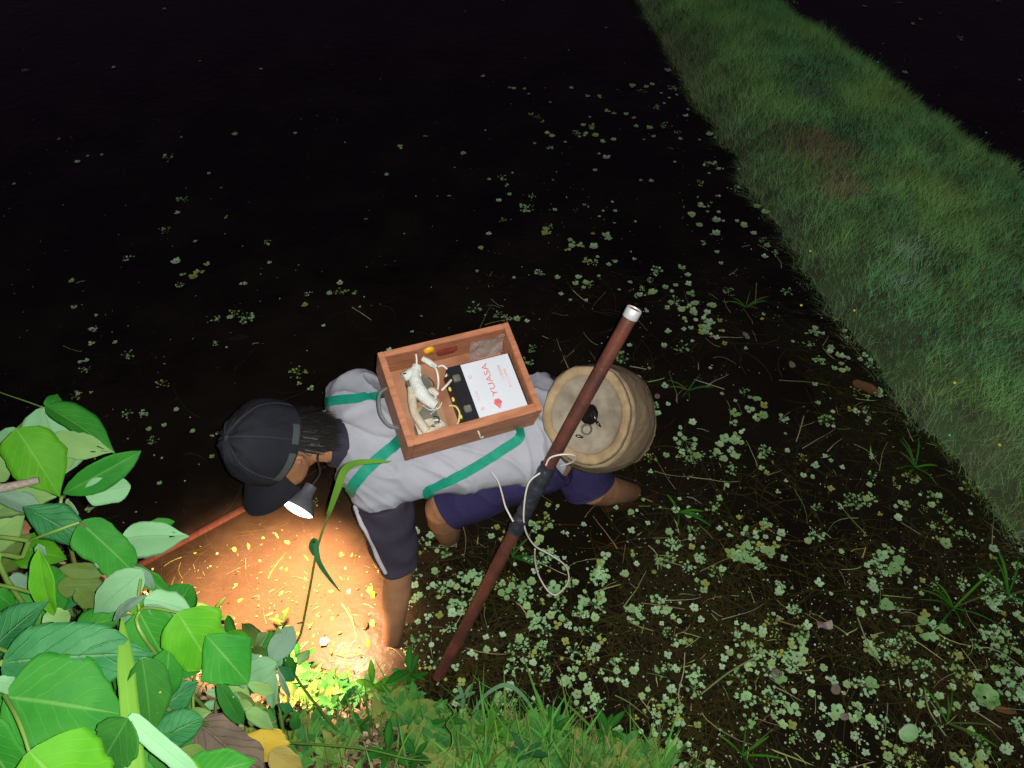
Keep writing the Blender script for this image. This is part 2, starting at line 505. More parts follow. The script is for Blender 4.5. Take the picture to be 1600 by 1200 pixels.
# ------------------------------------------------------------------ grass as one mass
def blades(name, base, length, width, lean, cols, seg=2, droop=0.5):
    """base (n,3), lean (n,2) horizontal offset of the tip as a share of the length"""
    n = len(base)
    ang = rng.uniform(0, 2 * np.pi, n)
    side = np.stack([np.cos(ang), np.sin(ang), np.zeros(n)], -1) * (width[:, None] / 2)
    vs, cs = [], []
    for k in range(seg + 1):
        t = k / seg
        p = base.copy()
        p[:, :2] += lean * (length * (t ** 1.6))[:, None]
        p[:, 2] += length * (t - droop * np.linalg.norm(lean, axis=1) * t * t * 0.5)
        if k < seg:
            w = side * (1 - 0.55 * t)
            vs += [p - w, p + w]
            cs += [cols, cols]
        else:
            vs += [p]; cs += [cols]
    K = 2 * seg + 1
    V = np.stack(vs, 1).reshape(-1, 3)
    C = np.stack(cs, 1).reshape(-1, 3)
    o = np.arange(n)[:, None] * K
    tris = []
    for k in range(seg - 1):
        a = 2 * k
        tris += [o + np.array([[a, a + 1, a + 3]]), o + np.array([[a, a + 3, a + 2]])]
    a = 2 * (seg - 1)
    tris += [o + np.array([[a, a + 1, a + 2]])]
    F = np.concatenate(tris, 0)
    return np_mesh(name, V, F, cols=C)

def dike_grass():
    n = 210000
    y = rng.uniform(0.35, 1, n) ** 1.0
    y = 0.5 + (rng.random(n) ** 1.25) * 6.2
    s = rng.uniform(-0.035, 1.02, n)
    lr = np.array([dike_lr(v) for v in np.linspace(0, 8, 400)])
    l = np.interp(y, np.linspace(0, 8, 400), lr[:, 0]); r = np.interp(y, np.linspace(0, 8, 400), lr[:, 1])
    x = l + s * (r - l)
    keep = (x < 0.55 + 0.75 * (y + 1.2))
    x, y, l, r = x[keep], y[keep], l[keep], r[keep]
    n = len(x)
    z = np.array([dike_h(a, b) for a, b in zip(x, y)]) - 0.004
    nz = np.array([noise.noise(Vector((a * 2.6, b * 2.6, 2))) for a, b in zip(x, y)])
    nz2 = np.array([noise.noise(Vector((a * 6.5, b * 6.5, 9))) for a, b in zip(x, y)])
    base = np.stack([x, y, z], -1)
    edge = np.clip(1 - (x - l) / 0.11, 0, 1) * np.clip(0.35 + nz2 * 2.0 + (y - 1.2) * .25, 0.1, 1)
    length = rng.uniform(0.03, 0.085, n) * (1 + 0.5 * nz + .5 * nz2) * (1 + 0.25 * edge * rng.random(n))
    la = rng.uniform(0, 2 * np.pi, n); lm = rng.uniform(0.2, 1.1, n)
    lean = np.stack([np.cos(la) * lm, np.sin(la) * lm], -1)
    lean[:, 0] -= 0.55 * edge
    width = rng.uniform(0.0008, 0.0022, n)
    cols = np.array([0.165, 0.400, 0.125])[None] * (1 + 0.45 * nz2[:, None]) * rng.uniform(0.65, 1.3, (n, 1))
    cols = cols + np.clip(nz, 0, 1)[:, None] * np.array([0.10, 0.06, 0.0])
    blue = np.clip(-nz * 2, 0, 1)[:, None]
    cols = cols * (1 - 0.5 * blue) + blue * 0.5 * np.array([0.090, 0.330, 0.150])
    def patch(px, py, rad, zz=0.17):
        c = P(px, py, zz)
        d2 = ((x - c.x) ** 2 + (y - c.y) ** 2) / rad ** 2
        return np.clip(1.25 - d2 + 0.8 * nz2, 0, 1)
    for (px, py, rad, c, wgt) in [(1285, 235, 0.22, (0.30, 0.20, 0.125), .85), (1310, 290, 0.14, (0.36, 0.26, 0.16), .85), (1240, 215, .16, (0.22, 0.18, 0.09), .7),
                             (1430, 395, 0.12, (0.48, 0.62, 0.58), .8), (1420, 440, 0.07, (0.55, 0.68, 0.62), .85), (1270, 145, 0.13, (0.14, 0.20, 0.17), .7),
                             (1560, 690, 0.10, (0.26, 0.27, 0.17), .7), (1060, 60, .3, (0.12, 0.11, .07), .6)]:
        w = (patch(px, py, rad) * wgt)[:, None] * (rng.random((n, 1)) < (0.35 if c[2] > .3 else 0.8))
        cols = cols * (1 - w) + w * np.array(c) * rng.uniform(0.5, 1.15, (n, 1))
    e = (edge * rng.uniform(0.2, 1, n))[:, None] * 0.9
    cols = cols * (1 - e) + e * np.array([0.30, 0.34, 0.22]) * rng.uniform(0.5, 1.1, (n, 1))
    dry = (rng.random(n) < 0.07)[:, None]
    cols = np.where(dry, np.array([0.22, 0.20, 0.10]), cols)
    me = blades('dike_grass', base, length, width, lean, np.clip(cols, 0.004, 0.6))
    tag(obj('dike_grass', me, M['blade']), 'low fine grass covering the dike on the right', 'grass', kind='stuff')
dike_grass()

def bank_grass():
    # short grass and seedlings along the foot of the near bank
    n = 24000
    x = rng.uniform(-1.3, 1.5, n)
    d = rng.uniform(-0.03, 0.55, n)
    ty = np.array([toe(v) for v in x])
    y = ty - d
    dens = np.interp(x, [-1.3, -0.75, -0.45, -0.18, 0.05, 0.35, 0.6, 1.4], [0.4, 0.15, 0.14, 0.32, 0.8, 0.9, 0.5, 0.4])
    clump = np.array([noise.noise(Vector((a * 7, b * 7, 1))) for a, b in zip(x, y)])
    keep = rng.random(n) < np.clip(dens * (0.62 + 1.1 * clump), 0, 1) * np.where(d < 0.05, 0.5, 1)
    x, y, d = x[keep], y[keep], d[keep]
    n = len(x)
    z = np.array([bank_h(a, b) for a, b in zip(x, y)]) - 0.004
    length = rng.uniform(0.03, 0.12, n) * np.interp(x, [-1, -.2, .4], [0.8, 1.0, 1.1])
    la = rng.uniform(0, 2 * np.pi, n); lm = rng.uniform(0.2, 1.1, n)
    lean = np.stack([np.cos(la) * lm, np.sin(la) * lm + 0.25], -1)
    cols = np.array([0.055, 0.150, 0.035])[None] * rng.uniform(0.45, 1.5, (n, 1)) * np.array([1, 1, 1]) + rng.uniform(0, 1, (n, 1)) * np.array([0.04, 0.015, 0])
    dry = (rng.random(n) < 0.17)[:, None]
    cols = np.where(dry, np.array([0.26, 0.20, 0.10]) * rng.uniform(0.5, 1.1, (n, 1)), cols)
    me = blades('bank_grass', np.stack([x, y, z], -1), length, rng.uniform(0.003, 0.009, n), lean, np.clip(cols, 0.004, 0.6), seg=3)
    tag(obj('bank_grass', me, M['blade']), 'short green grass along the foot of the near bank', 'grass', kind='stuff')
bank_grass()

def tall_grass():
    n = 2600
    x = rng.uniform(-0.62, 0.62, n)
    ty = np.array([toe(v) for v in x])
    d = rng.uniform(0.0, 0.30, n)
    y = ty - d
    clump = np.array([noise.noise(Vector((a * 9, b * 9, 31))) for a, b in zip(x, y)])
    keep = rng.random(n) < np.clip(np.interp(x, [-.62, -.3, -.14, .0, .45, .62], [.03, .08, .35, .85, .8, .4]) * (.55 + 1.8 * clump), 0, 1)
    x, y = x[keep], y[keep]; n = len(x)
    z = np.array([bank_h(a, b) for a, b in zip(x, y)]) - .004
    la = rng.uniform(0, 2 * np.pi, n); lm = rng.uniform(.2, .9, n)
    lean = np.stack([np.cos(la) * lm, np.sin(la) * lm + .25], -1)
    cols = np.array([0.045, 0.185, 0.028])[None] * rng.uniform(.5, 1.5, (n, 1)) + rng.uniform(0, 1, (n, 1)) * np.array([.05, .02, 0])
    me = blades('tall_grass', np.stack([x, y, z], -1), rng.uniform(.08, .20, n), rng.uniform(.006, .013, n), lean, np.clip(cols, .004, .6), seg=4, droop=.9)
    tag(obj('tall_grass', me, M['blade']), 'taller fresh green grass blades at the foot of the bank', 'grass', kind='stuff')
tall_grass()

def seedlings():
    # broad little leaves of countless seedlings between the grass
    V, F, C = [], [], []
    for q in range(620):
        x = random.uniform(-.75, .70); d = abs(random.gauss(.06, .13))
        y = toe(x) - d
        if noise.noise(Vector((x * 6, y * 6, 50))) < -.12: continue
        b = Vector((x, y, bank_h(x, y)))
        h = random.uniform(.02, .07)
        base_c = Vector(random.choice([(.045, .17, .03), (.06, .20, .035), (.10, .20, .035), (.15, .19, .04), (.03, .13, .025)]))
        for k in range(random.randint(4, 7)):
            a = k * 2.4 + random.uniform(-.4, .4)
            dv = Vector((math.cos(a), math.sin(a), random.uniform(.2, 1.0))).normalized()
            L_ = random.uniform(.025, .065); w = L_ * random.uniform(.16, .30)
            p0 = b + Vector((0, 0, h * random.uniform(.4, 1)))
            sd = dv.cross(Vector((0, 0, 1))).normalized() * w
            n_ = sd.cross(dv).normalized()
            o = len(V)
            for t, ww in ((0, .1), (.3, .9), (.6, .85), (1, .05)):
                c = p0 + dv * L_ * t - Vector((0, 0, L_ * .25 * t * t))
                V += [c - sd * ww + n_ * w * .3 * ww, c, c + sd * ww + n_ * w * .3 * ww]
                C += [base_c * random.uniform(.85, 1.15)] * 3
            for r in range(3):
                i0 = o + 3 * r
                F += [(i0, i0 + 1, i0 + 4, i0 + 3), (i0 + 1, i0 + 2, i0 + 5, i0 + 4)]
    tag(obj('seedlings', np_mesh('seedlings', [v[:] for v in V], F, cols=np.array([c[:] for c in C]), smooth=True), M['blade']), 'small broad-leaved seedlings mixed into the bank grass', 'seedlings', kind='stuff')
seedlings()

def chips(name, label, cat, pts, size, cols, flat=0.5):
    """little curled scraps, five corners each, one mass"""
    n = len(pts); k = 6
    base = np.asarray(pts)
    nrm = rng.normal(0, flat, (n, 3)); nrm[:, 2] = 1
    nrm /= np.linalg.norm(nrm, axis=1)[:, None]
    a = np.cross(nrm, np.array([0.3, 1, 0.1])); a /= np.linalg.norm(a, axis=1)[:, None]
    b = np.cross(nrm, a)
    rot = rng.uniform(0, 2 * np.pi, n)
    el = rng.uniform(0.18, 0.9, n)
    vs = [base + nrm * (size * 0.12)[:, None]]
    for i in range(k):
        an = 2 * np.pi * i / k + rng.uniform(-.25, .25, n)
        rr = size * rng.uniform(0.55, 1.25, n)
        ca, sa = np.cos(an) * rr, np.sin(an) * rr * el
        u = ca * np.cos(rot) - sa * np.sin(rot); w = ca * np.sin(rot) + sa * np.cos(rot)
        vs.append(base + a * u[:, None] + b * w[:, None])
    V = np.stack(vs, 1).reshape(-1, 3)
    C = np.repeat(cols, k + 1, axis=0)
    o = np.arange(n)[:, None] * (k + 1)
    F = np.concatenate([o + np.array([[0, 1 + i, 1 + (i + 1) % k]]) for i in range(k)], 0)
    return tag(obj(name, np_mesh(name, V, F, cols=C), M['stuffattr']), label, cat, kind='stuff')

# leaf litter on the bank
n = 7500
x = np.concatenate([rng.uniform(-1.7, 0.7, 4500), rng.uniform(-.8, 0.0, 3000)]); ty = np.array([toe(v) for v in x]); d = rng.random(n) ** 1.3 * 0.75 - 0.02
y = ty - d
z = np.array([bank_h(a, b) for a, b in zip(x, y)]) + rng.uniform(0.002, 0.02, n)
cc = np.array([(0.30, 0.21, 0.12), (0.16, 0.09, 0.045), (0.38, 0.30, 0.20), (0.09, 0.06, 0.03), (0.20, 0.16, 0.05)])[rng.integers(0, 5, n)] * rng.uniform(0.6, 1.2, (n, 1))
chips('leaf_litter', 'crumbled dry leaf litter strewn over the near bank', 'leaf litter', np.stack([x, y, z], -1), rng.uniform(0.004, 0.016, n), cc, 0.6)

# ------------------------------------------------------------------ water plants
def leaflet(bm, c, r, tilt_dir, tilt, el=1.0, rot=0.0, mi=0, hub=None):
    """round cupped leaflet with a notch at its stalk"""
    k = 8
    n = Vector((tilt_dir.x * tilt, tilt_dir.y * tilt, 1)).normalized()
    a, b = frame_of(n, Vector((math.cos(rot), math.sin(rot), 0)))
    cv = bm.verts.new(c - n * r * 0.10)
    vs = []
    for i in range(k):
        an = 2 * math.pi * i / k
        rr = r * (0.72 if i == k // 2 else 1.0) * random.uniform(0.88, 1.08)
        vs.append(bm.verts.new(c + a * math.cos(an) * rr + b * math.sin(an) * rr * el + n * r * 0.10 * math.cos(2 * an)))
    for i in range(k):
        f = bm.faces.new((cv, vs[i], vs[(i + 1) % k])); f.material_index = mi; f.smooth = True
    if hub is not None:      # stalk to the plant's middle
        e = bm.verts.new(vs[k // 2].co + b * r * .12)
        bm.faces.new((hub, vs[k // 2], e))

def rosette_mesh(name, kind):
    bm = bmesh.new()
    hub = bm.verts.new((0, 0, -.05))
    if kind == 'rosette':
        k = random.choice([3, 4, 4, 5, 6])
        a0 = random.uniform(0, 6.28)
        for i in range(k):
            an = a0 + 2 * math.pi * i / k + random.uniform(-.25, .25)
            dv = Vector((math.cos(an), math.sin(an), 0))
            r = random.uniform(0.8, 1.15)
            leaflet(bm, dv * random.uniform(0.85, 1.15) + Vector((0, 0, 0.25 + random.uniform(0, .25))), r, -dv, random.uniform(0.0, 0.35), random.uniform(.75, 1), an, hub=hub)
    elif kind == 'single':
        leaflet(bm, Vector((0, 0, 0.2)), 1.2, Vector((1, 0, 0)), random.uniform(0, .3), 0.85, random.uniform(0, 6), hub=hub)
        if random.random() < 0.6:
            an = random.uniform(0, 6.28)
            leaflet(bm, Vector((math.cos(an) * 1.7, math.sin(an) * 1.7, 0.15)), 0.8, Vector((1, 0, 0)), random.uniform(0, .3), 0.85, an, hub=hub)
    else:
        for i in range(random.randint(11, 22)):
            an = random.uniform(0, 6.28); q = random.random() ** .6 * 4.2
            dv = Vector((math.cos(an), math.sin(an), 0))
            leaflet(bm, dv * q + Vector((0, 0, 0.3 + random.uniform(0, 1.0))), random.uniform(0.35, 0.95), -dv, random.uniform(-.3, 0.5), random.uniform(.7, 1), an, hub=hub)
    me = bpy.data.meshes.new(name)
    bm.to_mesh(me); bm.free()
    return me

VAR = []
for kname, cnt in (('rosette', 9), ('single', 4), ('clump', 5)):
    for k in range(cnt):
        for mk in ('floatleaf', 'floatleaf2', 'floatleaf3'):
            if mk == 'floatleaf3' and k % 3: continue
            me = rosette_mesh('float_' + kname, kname)
            me.materials.append(M[mk])
            VAR.append((kname, mk, me))

def dens(px, py):
    """floating plants per 10^4 px of the photograph's frame, as counted in it"""
    d = 0.0
    if py > 820 and px > 640:
        d = 12.5
        if px < 900: d = 9.0 - 0.0 * px
        if py > 1080 and px < 1000: d = 6
    elif px > 980 and py > 420:
        d = 5.5
    elif px > 760 and py > 90:
        d = 2.6 + (2.2 if px > 1030 else 0)
    elif py > 180:
        d = 1.0
    elif px > 700:
        d = 1.0
    else:
        d = 0.25
    if 1020 < px < 1270 and 545 < py < 690: d *= 0.25
    if px > 1300 and py < 230: d = 1.6
    return d

cand = []
tries = 0
while tries < 6800:
    tries += 1
    px, py = random.uniform(-60, 1680), random.uniform(-40, 1235)
    w = P(px, py, 0)
    if w.y < toe(w.x) - 0.01: continue
    l, r = dike_lr(w.y)
    if l - 0.015 < w.x < r + 0.02: continue
    if 215 < px < 620 and 800 < py < 1090: continue
    cl = noise.noise(Vector((w.x * 3.1, w.y * 3.1, 4))) + 1.0 * noise.noise(Vector((w.x * 7, w.y * 7, 7)))
    pr = dens(px, py) / 12.5 * max(0.03, 0.75 + 2.2 * cl)
    if random.random() > pr: continue
    depth = (w - EYE).dot(AW)
    near = w.x > -0.4 and w.y < 1.9
    s = random.uniform(0.0036, 0.0092) if near else random.uniform(0.0042, 0.0092)
    if random.random() < 0.08 and near: s *= 1.5
    kn = random.choices(['rosette', 'single', 'clump'], [0.55, 0.2, 0.25])[0]
    cand.append((s / depth * (2.6 if kn == 'clump' else 1), w, s, kn))
# clusters one can point at in the photograph
for (px, py, rad, k) in [(935, 372, 30, 9), (945, 190, 45, 14), (1085, 505, 42, 20), (1060, 445, 24, 6), (1100, 350, 40, 9), (1200, 330, 40, 10), (880, 378, 20, 4),
                          (1170, 640, 20, 7), (1150, 690, 22, 8), (1385, 870, 22, 5), (1050, 170, 55, 12), (300, 425, 22, 6), (1440, 985, 40, 9), (1165, 865, 30, 8)]:
    for q in range(k):
        w = P(px + random.gauss(0, rad * .6), py + random.gauss(0, rad * .5), 0)
        l, r = dike_lr(w.y)
        if w.x > l - 0.015: continue
        s = random.uniform(0.008, 0.013)
        cand.append((s / (w - EYE).dot(AW) * 1.3, w, s, 'rosette' if q % 3 else 'single'))
cand.sort(key=lambda c: -c[0])
def float_label(w, kn, mk):
    look = {'rosette': 'rosette of round leaflets', 'single': 'floating round-leaved plant', 'clump': 'loose clump of floating leaves'}[kn]
    hue = {'floatleaf': 'grey-green', 'floatleaf2': 'pale green', 'floatleaf3': 'olive'}[mk]
    l, r = dike_lr(w.y)
    px, py = pix(w)
    if w.x > r: where = 'beyond the dike'
    elif l - w.x < 0.22: where = 'close along the dike edge'
    elif py > 1080: where = 'on the water nearest the bottom edge'
    elif px < 700 and py < 640: where = 'far out on the dark water to the left'
    elif py < 520: where = 'on the dark water behind the box'
    elif py < 800: where = 'between the basket and the dike'
    elif px < 960: where = 'on the water beside the leaning pole'
    else: where = 'in the dense green water at lower right'
    return hue + ' ' + look + ' ' + where
by_kind = {k: [v for v in VAR if v[0] == k] for k in ('rosette', 'single', 'clump')}
used = set()
rest = []
for j, (sc, w, s, kn) in enumerate(cand):
    v = random.choices(by_kind[kn], [1.0 if q[1] != 'floatleaf3' else 0.9 for q in by_kind[kn]])[0]
    rz = random.uniform(0, 6.28)
    if j < 300:
        o = bpy.data.objects.new('floating_plant', v[2])
        COL.objects.link(o)
        o.location = (w.x, w.y, 0.001); o.scale = (s, s, s); o.rotation_euler = (0, 0, rz)
        tag(o, float_label(w, kn, v[1]), 'water plant', 'floating plants on the dark water')
    else:
        rest.append((w, s, rz, v))
vs, fs, cs, off = [], [], [], 0
ccol = {'floatleaf': (0.26, 0.41, 0.17), 'floatleaf2': (0.33, 0.49, 0.28), 'floatleaf3': (0.25, 0.30, 0.07)}
for w, s, rz, v in rest:
    me = v[2]
    co = np.empty(len(me.vertices) * 3, dtype=np.float32); me.vertices.foreach_get('co', co); co = co.reshape(-1, 3) * s
    c_, s_ = math.cos(rz), math.sin(rz)
    co = co @ np.array([[c_, s_, 0], [-s_, c_, 0], [0, 0, 1]], dtype=np.float32) + np.array([w.x, w.y, 0.001])
    f = np.empty(len(me.loops), dtype=np.int32); me.loops.foreach_get('vertex_index', f)
    vs.append(co); fs.append(f.reshape(-1, 3) + off); off += len(co)
    cs.append(np.tile(np.array(ccol[v[1]]) * random.uniform(.75, 1.1), (len(co), 1)))
# duckweed-like crumbs scattered between them
if vs:
    tag(obj('small_floating_plants', np_mesh('small_floating_plants', np.concatenate(vs), np.concatenate(fs), cols=np.concatenate(cs), smooth=True), M['stuffattr']),
        'smaller floating plants scattered between the larger ones', 'water plants', kind='stuff')

pts, sz, cl = [], [], []
while len(pts) < 2600:
    px, py = random.uniform(0, 1650), random.uniform(60, 1230)
    w = P(px, py, 0)
    if w.y < toe(w.x) + 0.01 or random.random() > (dens(px, py) / 12.5) ** 0.8: continue
    l, r = dike_lr(w.y)
    if l - 0.01 < w.x < r + 0.01: continue
    pts.append((w.x, w.y, 0.003)); sz.append(random.uniform(0.0016, 0.0048))
    cl.append(random.choice([(0.24, 0.40, 0.24), (0.30, 0.46, 0.32), (0.34, 0.34, 0.22), (0.22, 0.26, 0.08), (0.13, 0.20, 0.07)]))
chips('floating_specks', 'tiny green specks of duckweed floating on the water', 'duckweed', np.array(pts), np.array(sz), np.array(cl), 0.3)

def ribbons(name, label, cat, items, seg=5, m='stuffattr'):
    """thin curving stems: (start, heading, length, width, bend, dz, colour)"""
    V, F, C = [], [], []
    for (p, h, L_, w, bend, z0, z1, col) in items:
        b0 = len(V)
        q = Vector((p[0], p[1], 0)); a = h
        for k in range(seg + 1):
            t = k / seg
            sd = Vector((-math.sin(a), math.cos(a), 0)) * w * 0.5 * (1 - 0.7 * t)
            z = z0 + (z1 - z0) * t + 0.006 * math.sin(t * 5 + h)
            V += [(q.x - sd.x, q.y - sd.y, z), (q.x, q.y, z + w * 0.35), (q.x + sd.x, q.y + sd.y, z)]
            C += [col] * 3
            if k < seg:
                o = b0 + 3 * k
                F += [(o, o + 1, o + 4, o + 3), (o + 1, o + 2, o + 5, o + 4)]
            q = q + Vector((math.cos(a), math.sin(a), 0)) * L_ / seg
            a += bend / seg + random.uniform(-.12, .12)
    return tag(obj(name, np_mesh(name, V, F, cols=np.array(C), smooth=True), M[m]), label, cat, kind='stuff')

items = []
while len(items) < 3600:
    px, py = random.uniform(-50, 1680), random.uniform(150, 1240)
    w = P(px, py, 0)
    if w.y < toe(w.x) + 0.02: continue
    pr = min(1, dens(px, py) / 11) ** 1.2
    if px < 900 and py < 820: pr *= 0.5
    cl_ = noise.noise(Vector((w.x * 2.4, w.y * 2.4, 11)))
    if random.random() > pr * (0.6 + 1.2 * cl_): continue
    l, r = dike_lr(w.y)
    if l - 0.05 < w.x < r: continue
    col = random.choice([(0.22, 0.28, 0.08), (0.34, 0.35, 0.13), (0.22, 0.16, 0.08), (0.38, 0.30, 0.15), (0.25, 0.37, 0.12), (0.16, 0.25, 0.08)])
    z0 = random.uniform(-0.07, -0.003)
    items.append((w, random.uniform(0, 6.28), random.uniform(0.05, 0.26), random.uniform(0.0018, 0.006), random.uniform(-1.6, 1.6), z0, z0 + random.uniform(-.03, .012), col))
pts, sz, cl = [], [], []
while len(pts) < 3200:
    px, py = random.uniform(560, 1680), random.uniform(380, 1240)
    w = P(px, py, 0)
    if w.y < toe(w.x) + 0.02 or random.random() > (dens(px, py) / 12.5) * (0.65 + 1.3 * noise.noise(Vector((w.x * 2.4, w.y * 2.4, 11)))): continue
    l, r = dike_lr(w.y)
    if l - 0.03 < w.x < r: continue
    pts.append((w.x, w.y, random.uniform(-0.06, -0.004))); sz.append(random.uniform(0.003, 0.013))
    cl.append(random.choice([(0.24, 0.32, 0.08), (0.34, 0.36, 0.12), (0.20, 0.15, 0.07), (0.18, 0.28, 0.08), (0.12, 0.16, 0.05)]))
chips('submerged_leaves', 'olive and brown leaves sunk just under the water', 'leaves', np.array(pts), np.array(sz), np.array(cl), 0.8)
ribbons('submerged_weed', 'brown and olive weed stems lying under the water', 'water weed', items)
items = []
for q in range(150):
    px, py = random.uniform(700, 1560), random.uniform(430, 1200)
    w = P(px, py, 0)
    if w.y < toe(w.x) + 0.02: continue
    l, r = dike_lr(w.y)
    if l - 0.03 < w.x: continue
    col = random.choice([(0.22, 0.26, 0.10), (0.30, 0.28, 0.18), (0.14, 0.22, 0.07), (0.24, 0.16, 0.08)])
    items.append((w, random.uniform(0, 6.28), random.uniform(0.05, 0.2), random.uniform(0.0018, 0.004), random.uniform(-1, 1), 0.002, random.uniform(0.001, 0.02), col))
ribbons('floating_stems', 'thin dry and green stems lying on the water', 'stems', items)

# plants in the lit shallows under the lamp
items, pts, sz, cl = [], [], [], []
while len(items) < 420:
    px, py = random.gauss(450, 90), random.gauss(930, 70)
    w = P(px, py, 0)
    if w.y < toe(w.x) or px > 620 or py < 820: continue
    col = random.choice([(0.24, 0.22, 0.05), (0.32, 0.26, 0.08), (0.20, 0.13, 0.05), (0.36, 0.30, 0.16), (0.16, 0.17, 0.04)])
    z0 = random.uniform(-0.05, 0.004)
    items.append((w, random.uniform(0, 6.28), random.uniform(0.02, 0.11), random.uniform(0.001, 0.0045), random.uniform(-1.1, 1.1), z0, z0 + random.uniform(-.03, .02), col))
ribbons('shallow_weed', 'yellowish weed in the shallow water lit by the lamp', 'water weed', items)
while len(pts) < 760:
    px, py = random.gauss(465, 85), random.gauss(940, 75)
    w = P(px, py, 0)
    if w.y < toe(w.x) - 0.02 or px > 640 or py < 815: continue
    pts.append((w.x, w.y, max(random.choice([random.uniform(-0.035, 0.0)] * 3 + [random.uniform(0.001, 0.007)]), bank_h(w.x, w.y) + 0.003 if w.y < toe(w.x) else -1)))
    sz.append(random.uniform(0.002, 0.007) if random.random() < .8 else random.uniform(.008, .020))
    cl.append(random.choice([(0.24, 0.22, 0.05), (0.30, 0.24, 0.12), (0.12, 0.10, 0.03), (0.16, 0.19, 0.04), (0.07, 0.045, 0.02), (0.28, 0.22, 0.03)]))
chips('shallow_leaves', 'small yellow and cream leaves in the lamplit shallows', 'leaves', np.array(pts), np.array(sz), np.array(cl), 0.5)

# ------------------------------------------------------------------ the person, bent over in the water
M['skin'] = mat('skin', (0.37, 0.195, 0.108), 0.5, (0.29, 0.14, 0.072), 14, bump=0.12, bscale=90, spec=0.4, sss=0.08)
def muddy(m, z0, z1, col):
    nt = m.node_tree; N = nt.nodes.new; L = nt.links.new
    b = nt.nodes['Principled BSDF']; src = b.inputs['Base Color'].links[0].from_socket
    g = N('ShaderNodeNewGeometry'); sx = N('ShaderNodeSeparateXYZ'); L(g.outputs['Position'], sx.inputs[0])
    nz = N('ShaderNodeTexNoise'); nz.inputs['Scale'].default_value = 28; nz.inputs['Detail'].default_value = 5; L(g.outputs['Position'], nz.inputs['Vector'])
    ad = N('ShaderNodeMath'); ad.operation = 'MULTIPLY_ADD'; ad.inputs[1].default_value = .16; L(nz.outputs['Fac'], ad.inputs[0]); L(sx.outputs[2], ad.inputs[2])
    mr = N('ShaderNodeMapRange'); mr.inputs[1].default_value = z0 + .08; mr.inputs[2].default_value = z1 + .08; mr.inputs[3].default_value = .8; mr.inputs[4].default_value = 0; L(ad.outputs[0], mr.inputs[0])
    mx = N('ShaderNodeMix'); mx.data_type = 'RGBA'; mx.inputs[7].default_value = (*col, 1)
    L(mr.outputs[0], mx.inputs[0]); L(src, mx.inputs[6]); L(mx.outputs[2], b.inputs['Base Color'])
muddy(M['skin'], 0.02, 0.12, (0.14, 0.075, 0.042))
M['shirt'] = mat('shirt_grey', (0.36, 0.37, 0.415), 0.85, (0.27, 0.28, 0.325), 6, bump=0.10, bscale=30, spec=0.15)
M['sleeve'] = mat('sleeve_dark', (0.042, 0.036, 0.056), 0.8, (0.030, 0.026, 0.042), 9, bump=0.15, bscale=30, spec=0.2)
M['shorts'] = mat('shorts_navy', (0.030, 0.024, 0.085), 0.8, (0.020, 0.017, 0.058), 7, bump=0.2, bscale=25, spec=0.2)
M['cap'] = mat('cap_cloth', (0.038, 0.040, 0.052), 0.85, (0.026, 0.028, 0.038), 9, bump=0.25, bscale=220, spec=0.25)
M['captrim'] = mat('cap_trim', (0.12, 0.145, 0.14), 0.8)
M['hair'] = mat('hair', (0.010, 0.009, 0.008), 0.45, spec=0.5)
M['piping'] = mat('white_piping', (0.42, 0.40, 0.44), 0.8, bump=0.3, bscale=80)
M['eye'] = mat('eye_white', (0.6, 0.55, 0.5), 0.2)

person = thing('person', 'bending person in grey shirt, dark cap and navy shorts reaching into the water', 'person', P(760, 800, -0.14))

LAT = Vector((0.10, -0.965, -0.20)).normalized()          # towards the person's left side
C_neck, C_sh, C_ch, C_mid, C_w, C_pel = P(528, 693, .655), P(572, 688, .625), P(622, 690, .605), P(715, 683, .60), P(800, 674, .585), P(862, 664, .545)
def sec(c, w, t, k=1.0, ax=None):
    ax = ax or (C_pel - C_ch).normalized()
    a = (LAT - ax * LAT.dot(ax)).normalized()
    b = ax.cross(a)
    return (c, a * w, b * t)

NS, FS = P(590, 758, .565), P(556, 612, .655)              # near and far shoulder joints
EL, WR = P(624, 884, .305), P(611, 1016, -.055)
HLj, HRj = C_pel + LAT * 0.09, C_pel - LAT * 0.09
KL, AL = P(690, 793, .31), P(702, 842, -.03)
KR, AR = P(922, 763, .265), P(990, 770, -.03)
FE, FW = Vector((-0.60, 1.52, 0.44)), P(442, 742, .35)     # far elbow and wrist (holding the rod)

# head frame
H_up = V3(-.50, .25, .80).normalized()
H_f = V3(-.50, -.84, -.05); H_f = (H_f - H_up * H_f.dot(H_up)).normalized()
H_l = H_up.cross(H_f).normalized()
Hc = P(437, 699, .74)

def hd(l, f, u):
    return Hc + H_l * l + H_f * f + H_up * u

bm = bmesh.new()
# trunk
loft(bm, [sec(C_neck, .05, .05), sec(C_sh, .155, .075), sec(C_ch, .165, .095), sec(C_mid, .145, .09), sec(C_w, .14, .09), sec(C_pel, .16, .11), sec(C_pel + (C_pel - C_w).normalized() * .06, .11, .08)])
# neck
limb(bm, [C_sh, C_neck, hd(0, -.03, -.06), hd(0, -.015, -.02)], [.062, .057, .053, .055])
